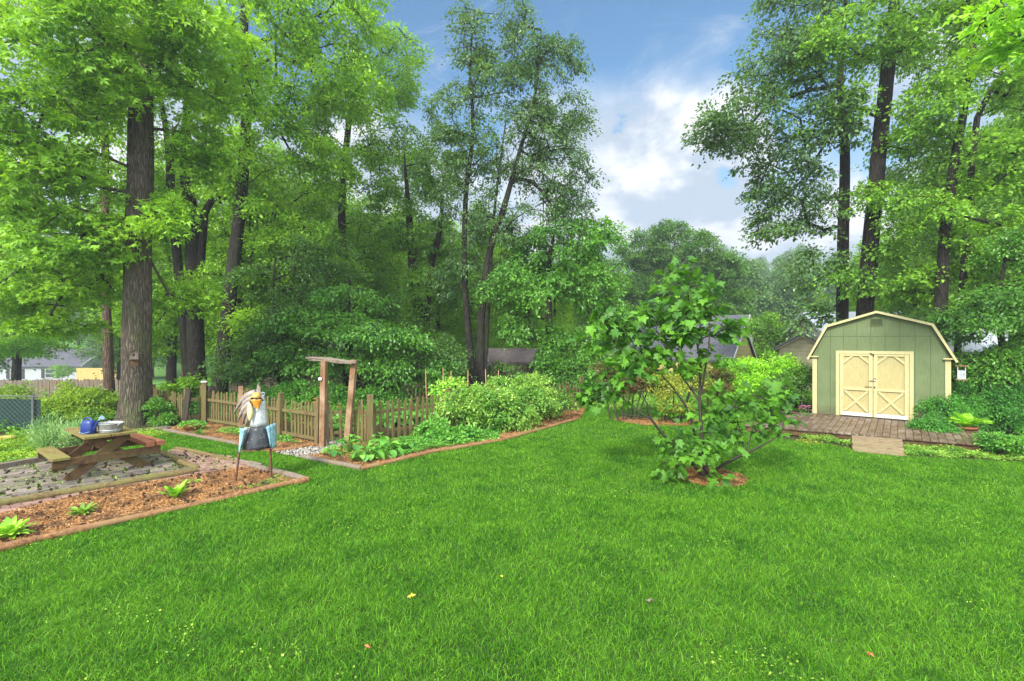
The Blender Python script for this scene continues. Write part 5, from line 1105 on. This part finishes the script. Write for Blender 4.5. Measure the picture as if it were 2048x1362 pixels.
# back fences
def board_fence(name, label, pts, h, mat, bw=.14, seed=1, top='flat', zb=None, group=None):
    rng = random.Random(seed); a = pts[0]; r = empty(name, Vector((a[0], a[1], tzf(a[0], a[1]))), 0, label, 'fence', group); o0 = r.location.copy()
    for p, q in zip(pts[:-1], pts[1:]):
        p = Vector((p[0], p[1], tzf(*p[:2]))); q = Vector((q[0], q[1], tzf(*q[:2]))); L = (q-p).length; d = (q-p)/L; n = max(1, int(L/bw)); az = math.atan2(d.y, d.x); mb = MB()
        for i in range(n):
            c = p.lerp(q, (i+.5)/n)-o0; hh = h*rng.uniform(.985, 1.015); M3 = Matrix.Rotation(az, 3, 'Z') @ Matrix.Rotation(rng.gauss(0, .006), 3, 'Y'); w2 = bw*.46
            prof = [(-w2, 0), (w2, 0), (w2, hh-.05), (w2*.45, hh), (-w2*.45, hh), (-w2, hh-.05)]; vs = [M3 @ Vector((x, y, z))+c for y in (-.01, .01) for x, z in prof]; k = 6
            mb.add(vs, [tuple(range(k)), tuple(range(2*k-1, k-1, -1))]+[(j+k, (j+1) % k+k, (j+1) % k, j) for j in range(k)])
        mb.build('board_panel', M[mat], r)
        nb = max(1, round(L/2.4)); s = Vector((-d.y, d.x, 0))
        for i in range(nb+1):
            c = p.lerp(q, i/nb)-o0+s*.07; MB().box((0, 0, h/2), (.10, .10, h)).build('post', M[mat], r, c, az)
        for z in (.3, h*.85): MB().beam(p-o0+s*.03+Vector((0, 0, z)), q-o0+s*.03+Vector((0, 0, z)), .04, .09).build('rail', M[mat], r)
    return r
board_fence('board_fence', 'grey weathered board fence at far left below the neighbour house', [(-30, 18.6), (-15.4, 19.3)], 1.75, 'wood_grey', seed=1)
board_fence('board_fence', 'shaded board fence seen behind the dark left trunks', [(-15.4, 22.2), (-8.6, 22.6)], 1.25, 'wood_grey', seed=2)
board_fence('board_fence', 'dark shaded board fence behind the garden and the twin-trunk tree', [(-8.4, 21.4), (-2.0, 20.6), (4.4, 19.6)], 1.35, 'wood_darkfence', seed=3)
board_fence('board_fence', 'grey board fence stepping down toward the left side of the green shed', [(9.2, 16.6), (12.2, 20.4)], 1.75, 'wood_grey', seed=4)
board_fence('board_fence', 'dark board fence behind the bright hedge', [(4.4, 19.6), (9.2, 19.0)], 1.1, 'wood_darkfence', seed=6)
board_fence('board_fence', 'new yellow timber fence beside the grey house', [(-60.5, 66), (-50, 63.5)], 2.3, 'wood_new', seed=5)
def chainlink():
    a, b_ = Vector((-17.0, 12.6, 0)), Vector((-11.75, 11.85, 0)); r = empty('chain_link_fence', a, 0, 'low chain-link fence backed with a dark green screen at the left edge', 'fence'); L = (b_-a).length; d = (b_-a)/L; s = Vector((-d.y, d.x, 0))
    for t in (0, .33, .66, .955): MB().tube([d*L*t, d*L*t+Vector((0, 0, .93))], .028, 8).build('post', M['wire'], r)
    MB().tube([Vector((0, 0, .90)), d*L+Vector((0, 0, .90))], .014, 8).build('top_rail', M['wire'], r)
    mb = MB(); n = int(L/.15)
    for i in range(-12, n):
        for sg in (1, -1):
            x0 = i*.15; z0, z1 = (0.03, .88) if sg > 0 else (.88, .03); t0 = max(0, -x0/1.1); t1 = min(1, (L-x0)/1.1)
            if t1 <= t0: continue
            p = d*(x0+1.1*t0)+Vector((0, 0, z0+(z1-z0)*t0)); q = d*(x0+1.1*t1)+Vector((0, 0, z0+(z1-z0)*t1)); mb.tube([p, q], .0025, 4, cap=False)
    mb.build('wire_mesh', M['wire'], r); MB().beam(s*.05+Vector((0, 0, .43)), d*L*.985+s*.05+Vector((0, 0, .43)), .008, .78).build('screen', M['green_screen'], r)
chainlink()
# ------------------------------------------------------------------ picnic table
def picnic():
    v = Vector((-.8, .6, 0)); w_ = Vector((.6, .8, 0)); c = Vector((-6.99, 7.74, 0))+w_*.36+v*.62
    r = empty('picnic_table', c, math.atan2(w_.y, w_.x), 'small weathered A-frame picnic table with attached benches on the flagstones', 'table')  # local x across, y along
    Lg = 1.30; zt = .72
    for i in range(4): MB().box((-.27+i*.18, 0, zt-.02), (.175, Lg, .044)).build('top_board', M['wood_table'], r, bevel=.005).rotation_euler = (0, random.Random(i).uniform(-.008, .008), 0)
    for y in (-.42, .42): MB().box((0, y+.02, zt-.085), (.62, .04, .088)).build('cleat', M['wood_frame'], r)
    for y in (-.48, .48):
        for s in (-1, 1):
            a = Vector((-.56*s, y-.022*s, 0)); b_ = Vector((.27*s, y-.022*s, zt-.045)); dd = (b_-a).normalized(); x = Vector((0, 1, 0)); z = dd.cross(x)
            M3 = Matrix((x, dd, z)).transposed(); mb = MB(); mb.box((a+b_)/2+Vector((0, 0, .01)), (.040, (b_-a).length-.06, .15), M3); mb.build('leg', M['wood_frame'], r, bevel=.004)
        MB().box((0, y+(.064 if y > 0 else -.064), .335), (1.44, .038, .135)).build('bench_support', M['wood_frame'], r, bevel=.004)
    for s in (-1, 1): MB().beam((0, s*.42, .30), (0, s*.06, .60), .09, .035).build('brace', M['wood_frame'], r)
    MB().box((-.62, 0, .413), (.22, Lg-.05, .044)).build('bench_seat', M['wood_table'], r, bevel=.005)
    for x, ro in ((.56, .0), (.69, .12)): o = MB().box((0, 0, 0), (.125, Lg-.12, .085)).build('bench_seat', M['wood_red'], r, (x, .0, .442), bevel=.006); o.rotation_euler = (0, ro, (.0, .05)[x > .6])
    return r, c
_, pc = picnic()
def wcan():
    p = Q(177, 861, 8.05); p.z = .722
    r = empty('watering_can', p, R(-8), 'dark blue plastic watering can with a pale spout on the picnic table', 'watering can'); r.scale = (.88, .88, .9)
    mb = MB(); P_ = []
    for z, sx, sy in ((0, .115, .075), (.012, .125, .085), (.12, .122, .082), (.20, .115, .078), (.245, .095, .065), (.258, .05, .04)):
        P_.append([Vector((sx*math.copysign(abs(math.cos(a))**.55, math.cos(a)), sy*math.copysign(abs(math.sin(a))**.55, math.sin(a)), z)) for a in [2*math.pi*j/28 for j in range(28)]])
    vs = [q for rr in P_ for q in rr]; n = 28; mb.add(vs, [(i*n+j, i*n+(j+1) % n, (i+1)*n+(j+1) % n, (i+1)*n+j) for i in range(5) for j in range(n)], True); mb.add(P_[0], [tuple(range(n))[::-1]]); mb.add(P_[-1], [tuple(range(n))])
    mb.build('body', M['plastic_blue'], r)
    MB().tube([(-.10, 0, .19), (-.11, 0, .25), (-.06, 0, .295), (.03, 0, .295), (.075, 0, .245)], .014, 8).build('handle', M['plastic_blue'], r)
    s = MB().tube([(.105, 0, .06), (.15, 0, .13), (.20, 0, .22), (.235, 0, .262)], [.030, .022, .016, .014], 10).build('spout', M['plastic_blue'], r)
    mb = MB(); mb.tube([(.235, 0, .262), (.265, 0, .288), (.30, 0, .31)], [.016, .022, .045], 16); mb.build('rose', M['plastic_pale'], s)
    MB().tube([(-.122, -.088, .035), (0, -.094, .02), (.122, -.088, .05)], .004, 5).build('seam', M['plastic_pale'], r)
wcan()
def tub():
    p = Q(221, 862, 8.2); p.z = .722; r = empty('metal_tub', p, R(-12), 'round galvanised tub with side handles and soil on the picnic table', 'tub')
    MB().lathe([(0, .003), (.165, .003), (.17, .01), (.20, .15), (.208, .155), (.203, .162), (.193, .155), (.164, .02), (0, .015)], n=36, sx=1, sy=.85).build('body', M['tin_dull'], r)
    MB().lathe([(.1985, .045), (.188, .05), (.188, .06)], n=36, sx=.95, sy=.81).build('band', M['galvanised'], r)
    MB().lathe([(0, .13), (.10, .135), (.188, .125)], n=24, sy=.85).build('soil', M['joint_soil'], r)
    for s in (-1, 1): MB().tube([(s*.200, -.04, .12), (s*.225, -.03, .155), (s*.225, .03, .155), (s*.200, .04, .12)], .005, 6).build('handle', M['galvanised'], r)
    MB().tube([(.07, -.1, .15), (.08, -.13, .20), (.11, -.10, .22), (.13, -.05, .16)], .004, 6).build('bail', M['galvanised'], r)
tub()
# ------------------------------------------------------------------ metal rooster
def rooster():
    b = Vector((-4.22, 7.77, 0)); k = F/7.77; az = 0
    r = empty('metal_rooster', b, R(8), 'tall recycled-metal rooster sculpture with blue wings standing in the mulch bed', 'sculpture')
    def p(zx, zy, y=0): px = 440+zx/5.45; py = 740+zy/5.45; return Vector(((px-508)/k, y, (965-py)/k))
    # legs
    for a, c_, y0 in (((195, 1262), (222, 900), -.05), ((540, 1180), (540, 870), .04)):
        q0 = p(*a, y0); q0.z = .0; lg = MB().tube([q0, p(*c_, 0)], .017, 10).build('leg', M['rust'], r)
        mb = MB(); 
        for an in (-2.2, -1.57, -.9, 1.57): mb.tube([q0+Vector((0, 0, .02)), q0+Vector((math.cos(an)*.09, math.sin(an)*.09, .01))], [.012, .005], 6)
        mb.build('foot', M['rust'], lg)
    # barrel chest: curved sheet, black
    def sheet(rows, thick=.006): return MB().grid(rows, thick)
    rows = []
    for t in np.linspace(0, 1, 8):
        zl = (322-(322-245)*t, 640+(885-640)*t); zr = (496+(560-496)*t, 634+(870-634)*t); row = []
        for s in np.linspace(0, 1, 12):
            x = zl[0]+(zr[0]-zl[0])*s; z = zl[1]+(zr[1]-zl[1])*s; row.append(p(x, z, .04-(.10+.06*t)*math.sin(math.pi*s)))
        rows.append(row)
    sheet(rows).build('chest', M['art_black'], r)
    rows = [[p(208+(525)*0+(x), 0, 0)] for x in ()]
    # body tub behind, closing the chest
    mb = MB(); fr = [p(250, 640, .03), p(530, 630, .03), p(568, 868, .03), p(238, 885, .03)]; bm_ = (fr[0]+fr[1]+fr[2]+fr[3])/4; bk = [bm_+(q-bm_)*.75+Vector((0, .30, .02)) for q in fr]; mb.add(fr+bk, [(0, 1, 2, 3), (7, 6, 5, 4), (0, 4, 5, 1), (1, 5, 6, 2), (2, 6, 7, 3), (3, 7, 4, 0)]); mb.build('body', M['art_mane'], r, bevel=.02)
    MB().tube([p(238, 888, -.02), p(400, 878, -.13), p(562, 872, -.02)], .010, 8).build('rim', M['rust'], r)
    # wings
    def wing(pts_l, pts_r, y0, y1, lab):
        rows = []
        for t in np.linspace(0, 1, 8):
            i = t*(len(pts_l)-1); j = min(int(i), len(pts_l)-2); f = i-j; L_ = [pts_l[j][c]*(1-f)+pts_l[j+1][c]*f for c in (0, 1)]; R_ = [pts_r[j][c]*(1-f)+pts_r[j+1][c]*f for c in (0, 1)]
            rows.append([p(L_[0]+(R_[0]-L_[0])*s, L_[1]+(R_[1]-L_[1])*s, y0+(y1-y0)*s-.05*math.sin(math.pi*s)) for s in np.linspace(0, 1, 7)])
        return sheet(rows).build('wing', M['art_blue'], r)
    wing([(205, 640), (200, 760), (193, 925)], [(262, 648), (250, 760), (240, 900)], .12, -.03, '')
    wing([(244, 642), (258, 740), (248, 850)], [(322, 640), (285, 735), (252, 850)], -.035, -.02, '')
    wing([(498, 636), (530, 740), (556, 850)], [(545, 618), (552, 730), (560, 850)], -.02, -.035, '')
    wing([(545, 612), (550, 740), (560, 885)], [(568, 606), (572, 740), (574, 872)], -.03, .12, '')
    # neck: two riveted panels
    rows = []
    for t in np.linspace(0, 1, 9):
        xl = 345-30*t+25*(1-t)**6; xr = 472+24*t-22*(1-t)**6; z = 290+345*t; rows.append([p(xl+(xr-xl)*s, z, .05-(.07+.03*t)*math.sin(math.pi*s)) for s in np.linspace(0, 1, 11)])
    nk = sheet(rows).build('neck', M['art_grey'], r)
    mb = MB().lathe([(.075, 0), (.095, .18), (.115, .40), (.13, .56)][::-1], (0, 0, 0), 18)
    bkk = MB(); c0 = p(408, 290, .10); c1 = p(406, 640, .12); bkk.tube([c1, c0, c0+Vector((0, 0, .05))], [.11, .075, .02], 16); bkk.build('neck_core', M['art_mane'], r)
    MB().tube([p(410, 440, -.025), p(410, 635, -.055)], .006, 6).build('seam', M['galvanised'], nk)
    MB().lathe([(0, -.006), (.016, -.006), (.018, 0), (0, .008)], n=12).build('bolt', M['galvanised'], nk, p(402, 470, -.04)).rotation_euler = (R(90), 0, 0)
    # head: skull, comb, open beak, wattle, eye
    mb = MB(); hc = p(405, 300, .06); mb.lathe([(.075*math.sin(a), -.075*math.cos(a)) for a in np.linspace(0, math.pi, 10)], hc, 18, sx=.95, sy=1.1); mb.build('head', M['art_mane'], r)
    rows = [[p(404, 245, -.03)]*5]
    rows = [[p(380+4*i, 262, .0) if False else p(378+13*i, 262-6*math.sin(math.pi*i/4), -.03-.02*math.sin(math.pi*i/4)) for i in range(5)], [p(362+22*i, 288-12*math.sin(math.pi*i/4), -.05-.05*math.sin(math.pi*i/4)) for i in range(5)], [p(348+28*i, 328-26*math.sin(math.pi*i/4), -.05-.12*math.sin(math.pi*i/4)) for i in range(5)]]
    sheet(rows).build('upper_beak', M['art_yellow'], r)
    MB().tube([p(352, 348, -.02), p(365, 318, -.08), p(408, 306, -.13), p(455, 316, -.08), p(468, 348, -.02)], .012, 8).build('mouth', M['iron'], r)
    rows = []
    for t in np.linspace(0, 1, 6):
        hw = 58*(1-t)**.6*(1 if t < .99 else .05); xc = 410+12*t; z = 326+112*t; rows.append([p(xc-hw+2*hw*s, z+ (8 if t == 0 else 0)*abs(s-.5), -.07-.05*math.sin(math.pi*s)*(1-t)) for s in np.linspace(0, 1, 7)])
    sheet(rows).build('lower_beak', M['art_orange'], r)
    rows = []
    for t in np.linspace(0, 1, 9):
        hw = 33*math.sin(math.pi*min(1, .04+t*.95))**.7; xc = 348+4*math.sin(t*3); z = 372+190*t; rows.append([p(xc-hw+2*hw*s, z, -.075-.03*math.sin(math.pi*s)) for s in np.linspace(0, 1, 5)])
    sheet(rows).build('wattle', M['art_cream'], r)
    for zx in (462, 352): 
        if zx == 462: MB().tube([p(462+18*math.cos(a), 278+18*math.sin(a), -.0) for a in np.linspace(0, 6.28, 15)], .006, 6, cap=False).build('eye', M['galvanised'], r)
    mb = MB()
    for cx, w2, h in ((392, 12, 215), (405, 13, 165), (420, 11, 195)):
        mb.prism([(p(cx-w2, 262).x, p(0, 265).z), (p(cx+w2, 262).x, p(0, 265).z), (p(cx+w2*.9, h).x, p(0, h+25).z), (p(cx, h).x, p(0, h).z), (p(cx-w2*.7, h).x, p(0, h+30).z)], -.02+cx*.0001, .02+cx*.0001)
    mb.build('comb', M['art_mane'], r)
    # mane of hammered sheet feathers sweeping back (left in the photo)
    def feather(pts, w0, y0, lab=None):
        rows = []; n = 10; P_ = [Vector((a, c_, 0)) for a, c_ in pts]
        for i in range(n+1):
            t = i/n; q = P_[0]*(1-t)**2+P_[1]*2*t*(1-t)+P_[2]*t*t; tg_ = (P_[1]-P_[0])*(1-t)*2+(P_[2]-P_[1])*2*t; tg_.normalize(); nn = Vector((-tg_.y, tg_.x, 0)); hw = w0*(1-t)**.75*(.75+.5*math.sin(math.pi*min(1, t+.15)))+.5
            rows.append([p(q.x+nn.x*hw*s, q.y+nn.y*hw*s, y0+.03*t-.03*(1-s*s)) for s in (-1, -.5, 0, .5, 1)])
        MB().grid(rows, .005).build('mane_feather', M['art_mane'], r)
    feather([(385, 275), (235, 290), (145, 515)], 46, .02); feather([(350, 330), (270, 340), (205, 470)], 38, .0); feather([(345, 380), (235, 430), (205, 580)], 44, -.01); feather([(335, 440), (265, 480), (260, 590)], 40, -.02); feather([(330, 360), (290, 420), (255, 520)], 40, .01); feather([(335, 500), (290, 540), (285, 630)], 38, .0)
rooster()
# ------------------------------------------------------------------ birdhouse on the sweetgum trunk
def birdhouse():
    Yb = 13.0-.42; p = Q(268, 716, Yb); r = empty('birdhouse', p, R(38), 'little wooden birdhouse with a peaked roof nailed to the big trunk', 'birdhouse')
    MB().prism([(-.09, -.02), (.09, -.02), (.09, .14), (0, .21), (-.09, .14)], -.07, .07).build('box', M['wood_grey'], r)
    mb = MB(); mb.beam((-.15, 0, .105), (.0, 0, .235), .22, .018, up=(0, 0, 1)) if False else None
    for s in (-1, 1): mb.add([(0, -.10, .232), (s*.155, -.10, .115), (s*.155, .09, .115), (0, .09, .232), (0, -.10, .214), (s*.145, -.10, .10), (s*.145, .09, .10), (0, .09, .214)], [(0, 1, 2, 3), (7, 6, 5, 4), (0, 4, 5, 1), (1, 5, 6, 2), (2, 6, 7, 3), (3, 7, 4, 0)])
    mb.build('birdhouse_roof', M['wood_frame'], r); MB().tube([(0, -.073, .08), (0, -.069, .08)], .028, 14).build('entrance_hole', M['iron'], r)
    MB().box((0, -.02, -.12), (.15, .10, .18)).build('lower_box', M['wood_frame'], r); MB().box((0, -.06, -.025), (.2, .13, .016)).build('ledge', M['wood_grey'], r)
birdhouse()
# ------------------------------------------------------------------ sweetgum balls and fallen leaves
def gumballs():
    rng = np.random.default_rng(9); n = 16; mb = MB(); g = (1+5**.5)/2; V = []
    ico = bpy.data.meshes.new('sweetgum_ball'); import bmesh
    bm = bmesh.new(); bmesh.ops.create_icosphere(bm, subdivisions=2, radius=.015)
    for i, v in enumerate(bm.verts): v.co *= (1.0 if i % 2 else 1.38)
    bm.to_mesh(ico); bm.free(); ico.materials.append(M['gumball'])
    P_ = []
    for poly, m in ((BED_NEAR, 125), (FLAG, 60), (STRIP1, 20), (STRIP2, 32)): P_ += [(q, .045 if poly in (BED_NEAR,) else .045) for q in rand_in(rng, poly, m)]
    for i, (q, z) in enumerate(P_):
        if q[1] < 4.9: continue
        o = bpy.data.objects.new('sweetgum_ball', ico); col.objects.link(o); o.location = (q[0], q[1], z); s = rng.uniform(.75, 1.25); o.scale = (s, s, s); o.rotation_euler = tuple(rng.uniform(0, 6, 3)); tag(o, 'dark spiky sweetgum ball lying on the mulch and paving', 'seed ball', 'fallen sweetgum balls')
gumballs()
star = [(0, .9), (.14, .30), (.75, .45), (.25, .05), (.6, -.5), (.05, -.15), (0, -.55), (-.05, -.15), (-.6, -.5), (-.25, .05), (-.75, .45), (-.14, .30)]
for i, (px, py, s, mat, lab) in enumerate(((822, 1192, .055, 'leaf_fallen', 'yellow star-shaped leaf lying on the lawn in the lower centre'), (737, 1293, .04, 'leaf_rust', 'rust-brown fallen leaf near the bottom of the lawn'), (1741, 1308, .035, 'leaf_rust', 'orange fallen leaf near the bottom right of the lawn'), (1300, 1200, .05, 'wood_grey', 'flat brown scrap in the grass in the lower centre right'), (1003, 1152, .02, 'leaf_fallen', 'tiny yellow fleck of leaf on the lawn, centre'))):
    mb = MB(); vs = [Vector((x*s, y*s, .01*math.sin(j*1.7))) for j, (x, y) in enumerate(star)]; mb.add(vs+[Vector((0, 0, .006))], [(j, (j+1) % 12, 12) for j in range(12)]); o = mb.build('fallen_leaf', M[mat], loc=G(px, py, .06)+Vector((0, 0, 0)), rz=i*1.3); o.rotation_euler[0] = .15; tag(o, lab, 'leaf')
# flowers in the garden
def blooms(label, c, r_, n, mat, seed, h=.45):
    rng = random.Random(seed); c = Vector(c); rt = empty('flowering_plant', c, 0, label, 'flower'); mb = MB(); sb = MB()
    for i in range(n):
        x, y, z = rng.uniform(-r_, r_), rng.uniform(-r_, r_), h*rng.uniform(.8, 1.15); sb.tube([(x*.3, y*.3, 0), (x, y, z)], .004, 4, cap=False)
        for k in range(6): a = k*1.047; mb.add([(x, y, z), (x+.035*math.cos(a-.4), y+.035*math.sin(a-.4), z+.015), (x+.055*math.cos(a), y+.055*math.sin(a), z+.02), (x+.035*math.cos(a+.4), y+.035*math.sin(a+.4), z+.015)], [(0, 1, 2, 3)])
    mb.build('petals', M[mat], rt); sb.build('stalks', M['leaf_squash'], rt)
blooms('orange lilies blooming just left of the arbour', G(634, 862), .14, 7, 'flower_orange', 1, .75)
blooms('small red blooms inside the fenced garden', G(652, 850), .25, 8, 'flower_red', 2, .55)
blooms('pink bloom cluster at the left corner of the shed', G(1612, 846), .13, 14, 'flower_pink', 3, .42)
# ------------------------------------------------------------------ houses
def house(name, label, c, rz, W, Dp, wh, rh, wall, roof='shingle', ov=.35, cat='house', zg=None, windows=(), gable='x', chimney=False):
    """ridge runs along local x; gables at +-W/2"""
    z0 = tzf(*c) if zg is None else zg; r = empty(name, (c[0], c[1], z0), rz, label, cat); h = wh
    w_ = MB().prism([(-Dp/2, 0), (Dp/2, 0), (Dp/2, h), (0, h+rh), (-Dp/2, h)], -W/2, W/2, 'x').build('wall', M[wall], r)
    sl_ = rh/(Dp/2); mb = MB()
    for s in (-1, 1):
        e = (s*(Dp/2+ov), h-ov*sl_); mb.prism([(0, h+rh+.03), e if False else (s*(Dp/2+ov), h-ov*sl_+.03), (s*(Dp/2+ov), h-ov*sl_+.15), (0, h+rh+.16)], -W/2-ov, W/2+ov, 'x')
    rf = mb.build('roof', M[roof], r)
    for xs in (-1, 1):
        mb = MB()
        for s in (-1, 1): mb.prism([(0, h+rh+.0), (s*(Dp/2+ov), h-ov*sl_), (s*(Dp/2+ov), h-ov*sl_+.17), (0, h+rh+.18)], xs*(W/2+ov)+.002, xs*(W/2+ov)+.03, 'x')
        mb.build('bargeboard', M['paint_white'] if wall != 'siding_tan' else M['paint_cream'], rf)
    for x, z, ww, hh, sh in windows:
        wn = MB().box((x, -Dp/2-.02, z), (ww, .05, hh)).build('window', M['glass_dark'], r)
        f = MB(); t = .07
        f.box((x, -Dp/2-.05, z+hh/2+t/2), (ww+2*t, .06, t)); f.box((x, -Dp/2-.05, z-hh/2-t/2), (ww+2*t, .06, t)); f.box((x-ww/2-t/2, -Dp/2-.05, z), (t, .06, hh)); f.box((x+ww/2+t/2, -Dp/2-.05, z), (t, .06, hh)); f.box((x, -Dp/2-.05, z), (ww, .03, .05)); f.build('frame', M['paint_white'], wn)
        if sh:
            for s in (-1, 1): MB().box((x+s*(ww/2+.35), -Dp/2-.05, z), (.45, .06, hh+.15)).build('shutter', M['dark_paint'], r)
    return r
hc_ = Q(92, 750, 70)
house('grey_house', 'pale grey brick bungalow with dark shutters far off at the left', (hc_.x, 72.5), R(3), 11.5, 7.5, 2.7, 2.3, 'brick_white', 'shingle', windows=((-3.2, 1.55, 1.3, 1.25, True), (1.6, 1.6, 1.3, 1.2, True)))
bush('boxwood_shrub', 'round clipped shrub beside the grey house wall', (Q(126, 750, 66).x, 66, tzf(-62, 66)), [B(126, 740, 66, 1.4, 1, .9, 30)], 'leaf_mid', size=.16, per=70, cr=.5, seed=80)
y_ = 28; yc = Q(1478, 700, y_)
house('yellow_house', 'yellow-sided gabled garage with dark shingle roof beyond the hedge', (10.8, 29.0), R(-42), 6.2, 4.2, 1.75, 1.85, 'siding_yellow', 'shingle', .12, 'garage', zg=-.55)
house('pale_gable_house', 'taller pale-sided gable just behind the yellow-sided garage', (15.9, 37.5), R(-40), 5.0, 4.0, 3.0, 2.1, 'siding_pale', 'shingle', .15, zg=-1.0)
house('tan_shed', 'tan garden shed with brown shingle roof beyond the dark fence', (0.25, 24.2), R(3), 2.6, 2.4, 1.55, .55, 'siding_yellow', 'roof_brown', .2, 'shed', zg=-.35)
house('cream_shed', 'cream shed door panel glimpsed through the arbour', (-8.3, 20.0), R(6), 1.9, 1.6, 1.75, .35, 'paint_cream', 'roof_brown', .15, 'shed', zg=-.1)
house('low_wide_house', 'wide house with a pale grey roof partly hidden behind the green shed', (24.5, 28.5), R(-8), 12.5, 8.0, 2.4, 2.0, 'siding_pale', 'roof_pale', .4, zg=-.5, windows=((-4.5, 1.5, 1.2, 1.1, False), (1.0, 1.5, 1.2, 1.1, False)))
house('tan_cottage', 'small tan-sided gable end peeking out left of the green shed roof', (14.5, 23.4), R(50), 2.0, 2.0, 2.0, .6, 'siding_tan', 'shingle', .2, 'shed', zg=-.1)
# ------------------------------------------------------------------ mist
hm = bpy.data.materials.new('mist'); hm.use_nodes = True; ht = hm.node_tree; ht.nodes.clear()
ho = ht.nodes.new('ShaderNodeOutputMaterial'); hv = ht.nodes.new('ShaderNodeVolumePrincipled'); hv.inputs['Color'].default_value = (.86, .90, .95, 1); hv.inputs['Density'].default_value = .0011; hv.inputs['Anisotropy'].default_value = .2
ht.links.new(hv.outputs[0], ho.inputs['Volume'])
hb = MB().box((0, 90, 13), (372, 232, 44)).build('haze', hm); tag(hb, 'thin pale mist fading the far trees', 'mist', kind='stuff')
